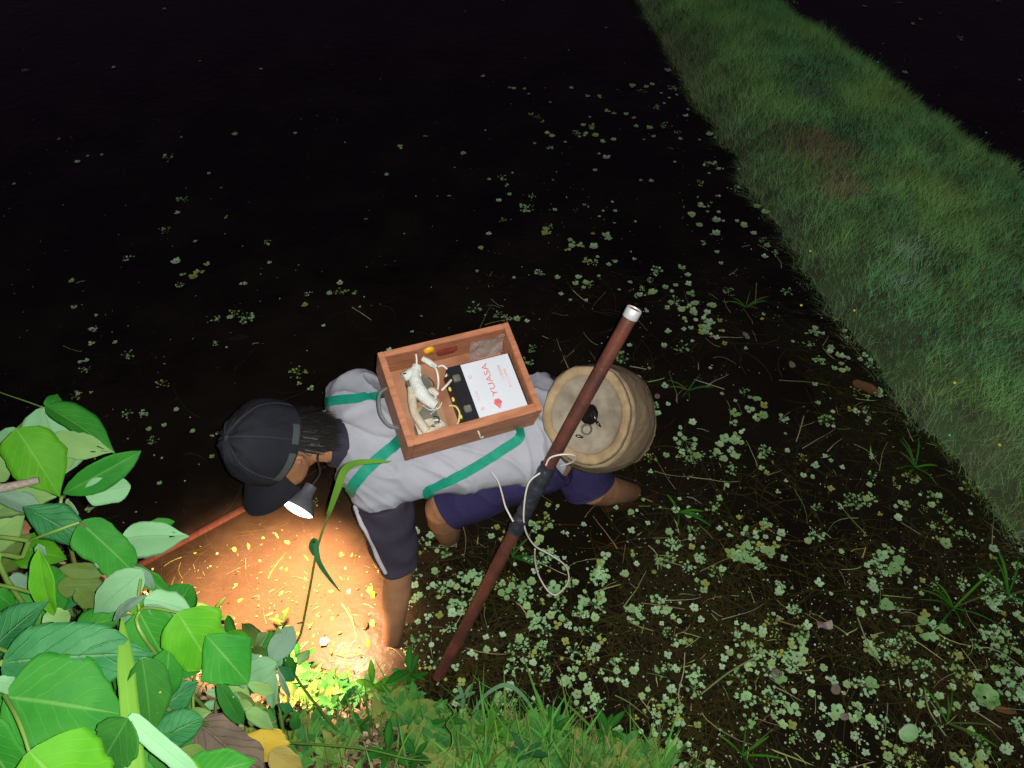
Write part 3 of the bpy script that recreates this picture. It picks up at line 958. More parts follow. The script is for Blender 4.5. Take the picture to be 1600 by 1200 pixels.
# head: sections from chin to crown (height, half width, front, back)
secs = []
for (u, w, f, b) in [(-.118, .020, .085, .045), (-.112, .034, .098, .02), (-.095, .046, .102, -.02), (-.07, .056, .100, -.058), (-.04, .065, .096, -.080), (-.01, .071, .094, -.092),
                     (.02, .075, .096, -.098), (.05, .076, .094, -.099), (.08, .070, .082, -.092), (.105, .052, .058, -.07), (.118, .028, .03, -.04)]:
    cf = (f + b) / 2; hf = abs(f - b) / 2
    secs.append((hd(0, cf, u), H_l * w, H_f * hf))
loft(bm, secs, 22)
limb(bm, [hd(0, .094, .012), hd(0, .112, -.022), hd(0, .104, -.034)], [.009, .013, .011], 10)         # nose
for s in (-1, 1):
    limb(bm, [hd(s * .010, .104, -.034), hd(s * .013, .100, -.036)], [.008, .006], 8)
    limb(bm, [hd(s * .045, .090, -.022), hd(s * .060, .070, -.018)], [.014, .010], 10)                 # cheekbones
    limb(bm, [hd(s * .012, .096, .018), hd(s * .052, .082, .020)], [.009, .007], 8)                    # brow
    e = [hd(s * .074, .004, .016), hd(s * .088, -.012, .020), hd(s * .090, -.020, .002), hd(s * .084, -.014, -.022), hd(s * .076, .000, -.036)]
    limb(bm, e, [.007, .008, .009, .009, .007], 8)                                                     # ear
limb(bm, [hd(-.022, .094, -.062), hd(0, .104, -.060), hd(.022, .094, -.062)], [.005, .0075, .005], 8)  # lips
limb(bm, [hd(-.018, .092, -.074), hd(0, .101, -.074), hd(.018, .092, -.074)], [.005, .008, .005], 8)
limb(bm, [hd(0, .086, -.102), hd(0, .094, -.100)], [.018, .014], 10)                                    # chin
# near arm
limb(bm, [C_sh + LAT * .10, NS, (NS + EL) / 2, EL], [.06, .056, .048, .043])
limb(bm, [EL, EL.lerp(WR, .3), EL.lerp(WR, .7), WR], [.043, .046, .036, .029])
def hand(bm, wrist, fwd, palm_n, curl=0.5, grip=None):
    fwd = fwd.normalized(); side = fwd.cross(palm_n).normalized(); pn = side.cross(fwd)
    c0, c1 = wrist + fwd * .02, wrist + fwd * .085
    loft(bm, [(wrist - fwd * .01, side * .026, pn * .02), (c0, side * .032, pn * .017), (wrist + fwd * .055, side * .040, pn * .016), (c1, side * .040, pn * .014)], 14)
    for k, L_ in enumerate((.072, .080, .075, .060)):
        p = c1 + side * (-.030 + .020 * k) - fwd * .006
        d = fwd.copy(); pts = [p - fwd * .012, p]; a = 0
        for j, q in enumerate((.42, .32, .26)):
            a += curl * (0.8 + .25 * j)
            d = fwd * math.cos(a) + pn * math.sin(a)
            p = p + d * L_ * q; pts.append(p.copy())
        limb(bm, pts, [.0095, .0095, .0088, .008, .0068], 8)
    p = wrist + fwd * .028 - side * .030
    d1 = (fwd * .7 - side * .6 + pn * .35).normalized(); d2 = (fwd * .8 - side * .1 + pn * .6).normalized()
    limb(bm, [p, p + d1 * .038, p + d1 * .038 + d2 * .028, p + d1 * .038 + d2 * .050], [.013, .0105, .0098, .0075], 8)
hand(bm, WR, (WR - EL), Vector((-1, 0.2, 0)), 0.35)
# far arm and the hand round the rod
limb(bm, [C_sh - LAT * .10, FS, (FS + FE) / 2, FE], [.06, .056, .048, .043])
limb(bm, [FE, FE.lerp(FW, .35), FE.lerp(FW, .7), FW], [.043, .045, .036, .028])
ROD_A, ROD_B = P(470, 745, .40), P(212, 886, .02)
rod_d = (ROD_B - ROD_A).normalized()
hf = (P(385, 792, .23) - FW)
hand(bm, FW, (FW - FE), rod_d.cross((FW - FE)).normalized() * -1, 0.95)
# legs
limb(bm, [HLj, HLj.lerp(KL, .4), HLj.lerp(KL, .8), KL], [.085, .080, .064, .058])
limb(bm, [KL, KL.lerp(AL, .3), KL.lerp(AL, .7), AL, AL + Vector((.01, .02, -.09))], [.056, .060, .048, .040, .036])
limb(bm, [AL + Vector((.03, .02, -.10)), AL + Vector((-.06, .0, -.125)), AL + Vector((-.17, -.02, -.135))], [.035, .038, .028])
limb(bm, [HRj, HRj.lerp(KR, .4), HRj.lerp(KR, .8), KR], [.085, .080, .064, .056])
limb(bm, [KR, KR.lerp(AR, .3), KR.lerp(AR, .7), AR, AR + (AR - KR) * .3], [.056, .058, .044, .036, .034])
fa = AR + (AR - KR) * .3
limb(bm, [fa + Vector((.03, .0, -.01)), fa + Vector((-.06, -.02, -.035)), fa + Vector((-.16, -.05, -.045))], [.034, .038, .028])
body_me = remeshed(bm, 'body', 0.0055, 5)
body = put(obj('body', body_me, M['skin']), person)
for s in (-1, 1):
    bm = bmesh.new()
    bmesh.ops.create_uvsphere(bm, u_segments=12, v_segments=8, radius=0.012, matrix=Matrix.Translation(hd(s * .030, .083, .004)))
    put(obj('eye', to_mesh(bm, 'eye'), M['eye']), person)

# shirt
bm = bmesh.new()
ax0 = (C_sh - C_neck).normalized()
loft(bm, [sec(C_neck, .068, .062, ax=ax0), sec(C_neck.lerp(C_sh, .45), .105, .072), sec(C_sh, .182, .092), sec(C_ch, .190, .112), sec(C_mid, .176, .112), sec(C_w, .168, .112), sec(C_pel + Vector((0.0, 0, .01)), .172, .118), sec(C_pel + (C_pel - C_w).normalized() * .022, .160, .112)], 28)
limb(bm, [C_sh + LAT * .07, NS - LAT * .01, NS.lerp(EL, .13)], [.10, .086, .084], 18)
limb(bm, [C_sh - LAT * .07, FS, FS.lerp(FE, .22)], [.10, .086, .082], 18)
shirt_me = remeshed(bm, 'shirt', 0.006, 8)
def folds(co):
    q = (co - C_mid)
    s = q.dot((C_pel - C_ch).normalized()); l = q.dot(LAT)
    wx = noise.noise(Vector((s * 4, l * 4, 8))) * .10
    rg = lambda v: (1 - abs(noise.noise(v))) 
    a = noise.noise(Vector((s * 7 + l * 4, l * 3.2, co.z * 4))) * .008
    b = rg(Vector(((s + wx) * 5 + 5, l * 13 - s * 7, 2))) ** 7 * .011
    waist = max(0, min(1, (s + .02) / .2))
    d = rg(Vector(((s + wx) * 15, l * 4 + wx * 6, 14))) ** 6 * .009 * waist
    near_arm = max(0, 1 - (co - NS).length / .22)
    c = near_arm * rg(Vector(((co - NS).dot(Vector((.6, .5, .6))) * 20 + wx * 9, l * 5, 5))) ** 5 * .012
    return a + b + c + d - .006 + noise.noise(co * 40) * .0008
displace(shirt_me, folds)
shirt = put(obj('shirt', shirt_me, M['shirt']), person)
bm = bmesh.new()
cn = C_neck.lerp(C_sh, .05)
a, b = sec(cn, 1, 1, ax=ax0)[1:]
rings = []
for q, (off, rr) in enumerate([(-.040, .058), (-.034, .066), (-.012, .071), (.006, .073), (.010, .066)]):
    rings.append((cn + ax0 * off, a * rr, b * rr * .95))
loft(bm, rings, 28, cap=False)
put(obj('collar', to_mesh(bm, 'collar'), mat('collar_navy', (0.020, 0.020, 0.034), 0.8)), shirt)
bm = bmesh.new()
s0, s1 = NS.lerp(EL, .16), NS.lerp(EL, 1.02)
limb(bm, [s0, s0.lerp(s1, .3), s0.lerp(s1, .7), s1], [.0875, .084, .072, .062], 22, True, False)
sl = remeshed(bm, 'sleeve', 0.006, 4)
displace(sl, lambda co: noise.noise(Vector((co.x * 10, co.y * 10, co.z * 22))) * .006 + math.sin(co.z * 60 + co.x * 50) * .0018)
put(obj('sleeve', sl, M['sleeve'], None), shirt)
bvh_sl = BVHTree.FromPolygons([v.co[:] for v in sl.vertices], [p.vertices[:] for p in sl.polygons])
# white piping down the front seam of the sleeve
pp = []
for q in range(9):
    t = q / 8
    px, py = 551 + (600 - 551) * t, 792 + (896 - 792) * t
    c = s0.lerp(s1, t)
    d = (D(px + 3, py, 1) - EYE).normalized()
    h = bvh_sl.ray_cast(EYE, d)
    if h[0] is None:
        h = bvh_sl.find_nearest(D(px + 4, py, (c - EYE).dot(AW)))
    pp.append(h[0] + h[1] * .001)
put(obj('piping', tube_mesh('piping', [p + Vector((random.uniform(-.003, .003), 0, random.uniform(-.003, .003))) for p in pp], [.006, .0075, .005, .008, .006], 8, 3), M['piping']), shirt)

# shorts
bm = bmesh.new()
loft(bm, [sec(C_w.lerp(C_pel, .4), .15, .10), sec(C_pel, .168, .118), sec(C_pel + (C_pel - C_w).normalized() * .075, .135, .105), sec(C_pel + (C_pel - C_w).normalized() * .11, .08, .07)], 24)
hl, hr = HLj.lerp(KL, .93), HRj.lerp(KR, .97)
limb(bm, [HLj, HLj.lerp(KL, .35), HLj.lerp(KL, .7), hl], [.112, .106, .094, .086], 20, True, False)
limb(bm, [HRj, HRj.lerp(KR, .35), HRj.lerp(KR, .7), hr], [.112, .108, .098, .090], 20, True, False)
sh_me = remeshed(bm, 'shorts', 0.006, 6)
displace(sh_me, lambda co: noise.noise(Vector((co.x * 11, co.y * 9, co.z * 9))) * .008 + (1 - abs(noise.noise(Vector((co.x * 16, co.y * 6, co.z * 12))))) ** 5 * .004)
put(obj('shorts', sh_me, M['shorts']), person)
for nm, c, ax, r in (('hem', hl, (KL - HLj).normalized(), .086), ('hem', hr, (KR - HRj).normalized(), .090)):
    a, b = frame_of(ax)
    bm = bmesh.new()
    loft(bm, [(c - ax * .012, a * r * 1.005, b * r * 1.005), (c + ax * .004, a * r * 1.02, b * r * 1.02), (c + ax * .006, a * r * .96, b * r * .96), (c - ax * .012, a * r * .95, b * r * .95)], 26, False)
    put(obj(nm, to_mesh(bm, nm), M['shorts']), bpy.data.objects['shorts'])

# cap: six panels, brim, button, pale trim
CAPC = hd(0, -.006, .026)
cu, cf, cl_ = (H_up + H_f * .10).normalized(), None, H_l
cf = (H_f - cu * H_f.dot(cu)).normalized(); cl_ = cu.cross(cf)
def cap_pt(phi, t, off=0.0):
    """phi 0 = front, t 0 = hem, 1 = button"""
    r = math.cos(t * math.pi / 2) ** 0.72
    seam = 1 - .022 * (1 - abs(math.sin(3 * phi))) ** 3
    h = .146 * math.sin(t * math.pi / 2) ** 0.95
    sag = 1 + (.07 * noise.noise(Vector((math.cos(phi) * 1.6, math.sin(phi) * 1.6, t * 2.2))) + .035 * (1 - abs(noise.noise(Vector((math.cos(phi) * 3.2, math.sin(phi) * 3.2, t * 3 + 4))))) ** 4) * min(1, t * 4)
    crease = -.012 * math.exp(-((t - .62) / .16) ** 2) * (0.5 + 0.5 * math.cos(phi + 1.0))
    rx, ry = .107 + off, .122 + off
    return CAPC + cf * math.cos(phi) * ry * r * seam * sag + cl_ * math.sin(phi) * rx * r * seam * sag + cu * (h * sag + crease)
bm = bmesh.new()
NP, NT = 72, 18
g = [[bm.verts.new(cap_pt(2 * math.pi * i / NP, j / NT * .985)) for i in range(NP)] for j in range(NT + 1)]
for j in range(NT):
    for i in range(NP):
        bm.faces.new((g[j][i], g[j][(i + 1) % NP], g[j + 1][(i + 1) % NP], g[j + 1][i]))
bm.faces.new(g[NT])
bmesh.ops.solidify(bm, geom=bm.faces[:], thickness=0.002)
cap = put(obj('cap', to_mesh(bm, 'cap'), M['cap']), person)
bm = bmesh.new()
NB, NR = 22, 8
g2 = []
for j in range(NR + 1):
    t = j / NR
    row = []
    for i in range(NB + 1):
        ph = -1.2 + 2.4 * i / NB
        base = cap_pt(ph, 0.0)
        outd = cf * 0.098 * t * (math.cos(ph * 1.18) ** .6 if abs(ph * 1.18) < 1.57 else 0)
        row.append(bm.verts.new(base + outd - cu * (.018 * t * t + .055 * t * math.sin(ph) ** 2) + cl_ * math.sin(ph) * .006 * t))
    g2.append(row)
for j in range(NR):
    for i in range(NB):
        bm.faces.new((g2[j][i], g2[j][i + 1], g2[j + 1][i + 1], g2[j + 1][i]))
bmesh.ops.solidify(bm, geom=bm.faces[:], thickness=0.004)
put(obj('brim', to_mesh(bm, 'brim'), M['cap']), cap)
bm = bmesh.new()
bmesh.ops.create_uvsphere(bm, u_segments=12, v_segments=8, radius=0.008, matrix=Matrix.Translation(cap_pt(0, 1.0) + cu * .001))
put(obj('button', to_mesh(bm, 'button'), M['cap']), cap)
for k in range(6):
    ph = k * math.pi / 3 + .0
    put(obj('seam', tube_mesh('seam', [cap_pt(ph, j / 12 * .98, .0006) for j in range(13)], .0014, 5, 2), M['cap']), cap)
def cap_strip(ph0, ph1, t0, t1, m):
    bm = bmesh.new()
    K = 10
    gg = [[bm.verts.new(cap_pt(ph0 + (ph1 - ph0) * k / K, t, .0055)) for k in range(K + 1)] for t in (t0, t1)]
    for k in range(K):
        bm.faces.new((gg[0][k], gg[0][k + 1], gg[1][k + 1], gg[1][k]))
    bmesh.ops.solidify(bm, geom=bm.faces[:], thickness=-0.0015)
    return put(obj('trim', to_mesh(bm, 'trim'), m), cap)
cap_strip(1.05, 1.80, .04, .13, M['captrim'])
cap_strip(2.0, 2.45, .04, .13, M['captrim'])

# hair below the cap, lying over the nape down to the collar
bm = bmesh.new()
n_top = hd(0, -.02, -.03)
n_ax = (C_neck - n_top).normalized()
for q in range(4200):
    ph = random.uniform(1.85, 4.6)
    rad = (H_l * math.sin(ph) + H_f * math.cos(ph)).normalized()
    k = random.random()
    p = Hc + H_l * math.sin(ph) * .083 + H_f * (math.cos(ph) * .104 - .004) + H_up * (.050 - .05 * k)
    r2 = (rad - n_ax * rad.dot(n_ax)).normalized()
    mean = math.cos(ph) < -.25
    reach = random.uniform(.30, .86) if mean else random.uniform(.02, .25)
    e = n_top.lerp(C_neck, reach) + r2 * random.uniform(.056, .070)
    m_ = p.lerp(e, .5) + rad * random.uniform(.002, .026) + Vector((random.uniform(-.012, .012), random.uniform(-.012, .012), random.uniform(-.01, .01)))
    e = e + rad * random.uniform(0, .018) + Vector((random.uniform(-.016, .016), random.uniform(-.016, .016), random.uniform(-.010, .014)))
    sd = (e - p).cross(rad).normalized() * random.uniform(.0006, .0016)
    v = [bm.verts.new(p - sd), bm.verts.new(p + sd), bm.verts.new(m_ + sd), bm.verts.new(m_ - sd), bm.verts.new(e)]
    bm.faces.new((v[0], v[1], v[2], v[3])); bm.faces.new((v[3], v[2], v[4]))
secs = []
for (u, w, f, b) in [(-.070, .060, -.024, -.092), (-.045, .072, -.018, -.099), (-.02, .078, -.02, -.103), (.03, .082, -.01, -.106), (.06, .083, .0, -.106)]:
    secs.append((hd(0, (f + b) / 2, u), H_l * w, H_f * abs(f - b) / 2))
loft(bm, secs, 20)
put(obj('hair', to_mesh(bm, 'hair'), M['hair']), person)

# ------------------------------------------------------------------ rod held in the far hand
M['redwood'] = mat('rod_red', (0.16, 0.050, 0.030), 0.4, (0.11, 0.035, 0.022), 20, spec=0.5, stretch=(6, 1, 1))
rod = thing('fishing_rod', 'thin red-brown rod running from under the cap to the leaves', 'rod', ROD_B)
put(obj('shaft', tube_mesh('shaft', [ROD_A, ROD_A.lerp(ROD_B, .5), ROD_B], .012, 14, 4), M['redwood']), rod)

# ------------------------------------------------------------------ hand lamp hanging under the chin
LP = P(466, 792, .50)
LAX = V3(-.42, -.80, .43).normalized()
M['lamp_body'] = mat('lamp_housing', (0.11, 0.115, 0.13), 0.5, (0.07, 0.07, 0.085), 30, bump=0.1, spec=0.5)
M['lamp_lens'] = mat('lamp_lens', (0.9, 0.85, 0.75), 0.2, emit=(1.0, 0.92, 0.80), estr=5)
M['strap_black'] = mat('lamp_strap', (0.018, 0.018, 0.02), 0.8)
lamp = thing('torch', 'lit torch with grey bell housing hanging below the chin', 'torch', LP)
la, lb = frame_of(LAX)
def rev(bm, prof, c, ax, n=28, cap=True):
    a, b = frame_of(ax)
    loft(bm, [(c + ax * s, a * r, b * r) for s, r in prof], n, cap)
bm = bmesh.new()
rev(bm, [(-.075, .012), (-.073, .019), (-.045, .021), (-.035, .026), (-.012, .046), (.004, .056), (.008, .057), (.008, .0535), (.002, .052)], LP, LAX, 30, True)
housing = put(obj('housing', to_mesh(bm, 'housing'), M['lamp_body']), lamp)
bm = bmesh.new()
rev(bm, [(.004, .0525), (.011, .047), (.017, .030), (.019, .004)], LP, LAX, 30, True)
put(obj('lens', to_mesh(bm, 'lens'), M['lamp_lens']), lamp)
put(obj('cord', tube_mesh('cord', [LP - LAX * .07, LP - LAX * .085 + Vector((.02, .02, .02)), hd(.062, -.02, -.085), hd(.07, -.07, -.06), hd(.02, -.10, -.06), hd(-.05, -.08, -.06)], .0035, 6), M['strap_black']), lamp)
sp = bpy.data.lights.new('torch_light', 'SPOT')
sp.energy = 235
sp.color = (1.0, 0.66, 0.39)
sp.spot_size = math.radians(103)
sp.spot_blend = 0.5
sp.shadow_soft_size = 0.05
spo = bpy.data.objects.new('torch_light', sp)
COL.objects.link(spo)
spo.location = LP + LAX * .045
beam = Vector((-0.26, -0.24, -0.93)).normalized()
spo.rotation_euler = beam.to_track_quat('-Z', 'Y').to_euler()

# ------------------------------------------------------------------ box on the back
M['boxwood'] = mat('box_wood', (0.46, 0.19, 0.098), 0.5, (0.27, 0.11, 0.058), 11, bump=0.25, bscale=50, spec=0.25, stretch=(1, 5, 5), contrast=(.4, .75))
M['boxin'] = mat('box_wood_inside', (0.40, 0.20, 0.11), 0.7, (0.24, 0.10, 0.05), 10, spec=0.25)
M['strap'] = mat('green_webbing', (0.006, 0.27, 0.175), 0.65, (0.006, 0.22, 0.14), 60, bump=0.25, bscale=300, spec=0.3)
M['clear'] = mat('clear_tube', (0.42, 0.47, 0.45), 0.12, spec=0.8)
M['clear'].node_tree.nodes['Principled BSDF'].inputs['Transmission Weight'].default_value = 0.75
M['white_plastic'] = mat('white_label', (0.62, 0.66, 0.70), 0.35, (0.56, 0.60, 0.66), 6, spec=0.4)
M['black_plastic'] = mat('black_plastic', (0.012, 0.013, 0.016), 0.4, bump=0.1, bscale=200)
M['red_print'] = mat('red_print', (0.60, 0.09, 0.12), 0.5, (0.62, 0.22, 0.24), 60)
M['pink_print'] = mat('pink_print', (0.60, 0.40, 0.46), 0.5, (0.62, 0.54, 0.60), 30)
M['cream_tape'] = mat('cream_tape', (0.56, 0.52, 0.42), 0.7, (0.42, 0.36, 0.26), 25, bump=0.4, bscale=60)
M['white_tape'] = mat('white_tape', (0.62, 0.64, 0.60), 0.7, (0.50, 0.52, 0.48), 30, bump=0.5, bscale=80)
M['core_grey'] = mat('transformer_grey', (0.09, 0.095, 0.08), 0.5, (0.16, 0.15, 0.11), 40)
M['kraft'] = mat('kraft_card', (0.36, 0.25, 0.15), 0.8, (0.28, 0.18, 0.10), 20)
M['yellow'] = mat('yellow_knob', (0.72, 0.36, 0.01), 0.4)
M['tape_dark'] = mat('dark_tape', (0.03, 0.03, 0.03), 0.5)
M['wire_white'] = mat('white_wire', (0.60, 0.57, 0.50), 0.5)
M['wire_yellow'] = mat('yellow_wire', (0.55, 0.52, 0.16), 0.5)
M['red_cloth'] = mat('red_cloth', (0.30, 0.05, 0.03), 0.8, (0.22, 0.04, 0.025), 15, bump=0.4)
M['plastic_bag'] = mat('clouded_plastic', (0.58, 0.47, 0.40), 0.35, (0.50, 0.28, 0.28), 9, bump=0.5, bscale=18, spec=0.5)

BC = P(717, 600, .872)
bn = Vector((math.sin(math.radians(11)), -math.sin(math.radians(15)), 0)); bn.z = math.sqrt(1 - bn.length_squared)
def on_plane(px, py, c, n):
    d = D(px, py, 1) - EYE
    return EYE + d * ((c - EYE).dot(n) / d.dot(n))
tl, tr, br, bl = [on_plane(*q, BC, bn) for q in ((597, 557), (797, 509), (843, 634), (632, 691))]
BC = (tl + tr + br + bl) / 4
bx_ = ((tr - tl) + (br - bl)).normalized()
bx_ = (bx_ - bn * bx_.dot(bn)).normalized(); by_ = bn.cross(bx_)
BM = Matrix.Translation(BC) @ Matrix((bx_, by_, bn)).transposed().to_4x4()
BMi = BM.inverted()
def bl_(px, py, z):
    """box-frame point seen in that direction at box height z"""
    return BMi @ on_plane(px, py, BC + bn * z, bn)
HA, HB, HD = .194, .142, .118
box = thing('battery_box', 'open orange-brown wooden box strapped on the back with green webbing', 'box')
box.matrix_basis = BM
def part(name, lo, hi, m, parent, bevel=.0015):
    bm = bmesh.new(); box_bm(bm, lo, hi, bevel)
    return obj(name, to_mesh(bm, name, False), m, parent)
T = .017
part('panel', (-HA, -HB, -HD), (-HA + T, HB, 0), M['boxwood'], box)
part('panel', (HA - T, -HB, -HD), (HA, HB, 0), M['boxwood'], box)
part('panel', (-HA + T + .0004, -HB, -HD), (HA - T - .0004, -HB + T + .008, -.0008), M['boxwood'], box)
part('panel', (-HA + T + .0004, HB - T, -HD), (HA - T - .0004, HB, -.0008), M['boxwood'], box)
part('floor_panel', (-HA + T + .0008, -HB + T + .009, -HD), (HA - T - .0008, HB - T - .0008, -HD + .010), M['boxin'], box)
# knob, red cloth patch and cloudy bag on the far wall
bm = bmesh.new()
kc = bl_(671, 549, -.022); kc.y = HB - T
limb(bm, [kc + Vector((0, .004, 0)), kc + Vector((0, -.005, 0)), kc + Vector((0, -.009, 0))], [.016, .016, .012], 20, True, False)
obj('knob', to_mesh(bm, 'knob'), M['yellow'], box)
c0 = bl_(702, 557, -.05)
bm = bmesh.new()
loft(bm, [(Vector((c0.x + q, HB - T - .004, c0.z)), Vector((0, .004, 0)), Vector((0, 0, .026 * w))) for q, w in ((-.030, .5), (-.02, .95), (0, 1), (.02, .9), (.03, .5))], 10)
obj('cloth_patch', to_mesh(bm, 'cloth_patch'), M['red_cloth'], box)
c0 = bl_(758, 547, -.05)
bm = bmesh.new()
NX, NZ = 14, 8
gg = [[bm.verts.new((c0.x - .045 + .105 * a / NX, HB - T - .006 - .016 * (noise.noise(Vector((a * .35, b * .5, 3))) * .5 + .5) - .02 * (1 - b / NZ) ** 2, -.088 + .080 * b / NZ + .008 * noise.noise(Vector((a * .5, 0, 7))))) for b in range(NZ + 1)] for a in range(NX + 1)]
for a in range(NX):
    for b in range(NZ):
        bm.faces.new((gg[a][b], gg[a + 1][b], gg[a + 1][b + 1], gg[a][b + 1]))
bmesh.ops.solidify(bm, geom=bm.faces[:], thickness=.001)
obj('plastic_sheet', to_mesh(bm, 'plastic_sheet'), M['plastic_bag'], box)
# clear loop on the head-side wall, poking wire on the near wall
lp0, lp1 = Vector((-HA - .002, .048, -.035)), Vector((-HA - .002, -.070, -.045))
obj('loop_handle', tube_mesh('loop_handle', [lp0 + Vector((.004, 0, 0)), lp0 + Vector((-.022, -.012, -.004)), Vector((-HA - .036, -.012, -.045)), lp1 + Vector((-.022, .018, -.004)), lp1 + Vector((.004, 0, 0))], .0055, 10), M['clear'], box)
obj('wire_stub', tube_mesh('wire_stub', [(.006, -HB + .004, -.030), (.009, -HB - .008, -.036), (.013, -HB - .014, -.052), (.022, -HB - .012, -.056)], .0022, 6), M['wire_white'], box)

# straps lie on the shirt: cast onto it
bvh_sh = BVHTree.FromPolygons([v.co[:] for v in shirt_me.vertices], [p.vertices[:] for p in shirt_me.polygons])
def strap(pxs, width, head=None, tail=None):
    pts = []
    if head is not None: pts.append((BM @ head, None))
    for px, py in pxs:
        d = (D(px, py, 1) - EYE).normalized()
        h = bvh_sh.ray_cast(EYE, d)
        if h[0] is None:
            h = bvh_sh.find_nearest(D(px, py, 2.3))
        pts.append((h[0] + h[1] * .004, h[1]))
    if tail:
        for t in tail:
            h = bvh_sh.find_nearest(t)
            pts.append((h[0] + h[1] * .004, h[1]))
    path = smooth_path([p for p, _ in pts], 5)
    bm = bmesh.new()
    prev = None
    for k, p in enumerate(path):
        t = (path[min(k + 1, len(path) - 1)] - path[max(k - 1, 0)]).normalized()
        h = bvh_sh.find_nearest(p)
        nn = h[1] if prev is None else (h[1] * .35 + nprev * .65).normalized()
        nprev = nn
        off = (p - h[0]).dot(nn)
        if off < .004: p = h[0] + nn * .004
        sd = nn.cross(t).normalized() * width / 2
        up = nn * .0015
        q = [bm.verts.new(p - sd - up), bm.verts.new(p + sd - up), bm.verts.new(p + sd + up), bm.verts.new(p - sd + up)]
        if prev:
            for i in range(4):
                bm.faces.new((prev[i], prev[(i + 1) % 4], q[(i + 1) % 4], q[i]))
        else:
            bm.faces.new(q[::-1])
        prev = q
    bm.faces.new(prev)
    o = obj('strap', to_mesh(bm, 'strap'), M['strap'])
    o.parent = box
    o.matrix_parent_inverse = BMi
    return o
strap([(598, 620), (575, 622), (550, 624), (528, 626), (514, 628)], .031, Vector((-HA + .004, .046, -.060)), [FS + Vector((-.13, -.02, -.05)), FS + Vector((-.10, -.02, -.16))])
strap([(612, 700), (590, 718), (568, 738), (550, 762), (546, 775)], .032, Vector((-HA + .012, -.085, -.075)), [NS + Vector((-.12, -.0, -.08))])
strap([(812, 684), (785, 703), (750, 725), (715, 744), (685, 758), (668, 766)], .029, Vector((.135, -HB + .006, -.078)), [C_ch.lerp(C_mid, .5) + LAT * .2 + Vector((0, 0, -.10))])

# battery in the box
bat = thing('battery', 'black battery with a white red-lettered label inside the box', 'battery')
q = [bl_(718, 571, -.022), bl_(792, 552, -.022), bl_(825, 632, -.022), bl_(751, 653, -.022)]
cx = sum((p.x for p in q)) / 4; cy = sum((p.y for p in q)) / 4
lx = ((q[1] - q[0]).length + (q[2] - q[3]).length) / 4; ly = ((q[3] - q[0]).length + (q[2] - q[1]).length) / 4
bat.matrix_basis = BM @ Matrix.Translation((cx, cy, -HD + .011))
bh = HD - .033 - .002
part('case', (-lx - .040, -ly - .004, 0), (lx + .006, ly + .004, bh), M['black_plastic'], bat, .004)
lab = part('label_panel', (-lx, -ly, bh - .001), (lx, ly, bh + .0022), M['white_plastic'], bat, .0005)
def text_mesh(s, size):
    cu_ = bpy.data.curves.new('txt', 'FONT'); cu_.body = s; cu_.size = size; cu_.align_x = 'LEFT'; cu_.align_y = 'CENTER'; cu_.extrude = .0003
    o = bpy.data.objects.new('txt', cu_); COL.objects.link(o)
    dg = bpy.context.evaluated_depsgraph_get()
    me = bpy.data.meshes.new_from_object(o.evaluated_get(dg))
    bpy.data.objects.remove(o)
    return me
tm = text_mesh('YUASA', .034)
to = obj('lettering', tm, M['red_print'], bat)
to.location = (-.006, -ly * .40, bh + .0026); to.rotation_euler = (0, 0, math.pi / 2)
to.scale = (0.98, .72, 1)
bm = bmesh.new()
r_ = .013
vsx = [bm.verts.new((x_ * r_ * .95, y_ * r_ * 1.1, 0)) for x_, y_ in ((0, -1.25), (1, .1), (.55, .9), (-.55, .9), (-1, .1))]
f = bm.faces.new(vsx)
ex = bmesh.ops.extrude_face_region(bm, geom=[f])
for v in ex['geom']:
    if isinstance(v, bmesh.types.BMVert): v.co.z += .0006
em = obj('emblem', to_mesh(bm, 'emblem', False), M['red_print'], bat); em.location = (-.007, -ly * .40 - .022, bh + .0024)
for (x0, y0, w, h) in ((.032, .03, .004, .05), (.045, .01, .003, .06), (-lx + .014, .04, .006, .012), (-lx + .016, -.02, .004, .03), (-lx + .018, -.06, .006, .010)):
    part('print_mark', (x0 - w, y0 - h / 2, bh + .0018), (x0 + w, y0 + h / 2, bh + .0026), M['pink_print'], bat, 0)
for sx in (-.6, .55):
    part('terminal', (-lx - .034, sx * ly - .010, bh - .002), (-lx - .014, sx * ly + .010, bh + .010), M['core_grey'], bat, .002)

# home-made converter beside the battery
conv = thing('converter_circuit', 'tangle of taped white coils and card beside the battery', 'circuit')
conv.matrix_basis = BM @ Matrix.Translation((-.11, -.01, -HD + .011))
OFF = Vector((-.11, -.01, -HD + .011))
def cl2(px, py, z): return bl_(px, py, z) - OFF
zf = -.055
def blob_tube(name, pxs, z, r, m, n=10, sub=4):
    return obj(name, tube_mesh(name, [cl2(px, py, z + (dz if len(t) > 2 else 0)) for t in pxs for (px, py, dz) in [(t[0], t[1], t[2] if len(t) > 2 else 0)]], r, n, sub), m, conv)
c1 = cl2(655, 600, zf); c2 = cl2(672, 640, zf)
part('coil_core', (c1.x - .03, c1.y - .035, 0), (c1.x + .035, c1.y + .03, .045), M['core_grey'], conv, .004)
part('coil_core', (c2.x - .03, c2.y - .045, 0), (c2.x + .02, c2.y + .02, .040), M['core_grey'], conv, .004)
c3 = cl2(685, 650, zf)
part('card', (c3.x - .01, c3.y - .03, 0), (c3.x + .022, c3.y + .06, .030), M['kraft'], conv, .002)
c4 = cl2(668, 665, zf)
part('card', (c4.x - .030, c4.y - .022, 0), (c4.x + .022, c4.y + .020, .050), M['cream_tape'], conv, .003)
blob_tube('taped_lead', [(652, 572), (648, 585), (651, 600), (657, 612), (668, 624), (682, 634)], zf + .012, [.014, .018, .019, .021, .018, .014], M['white_tape'])
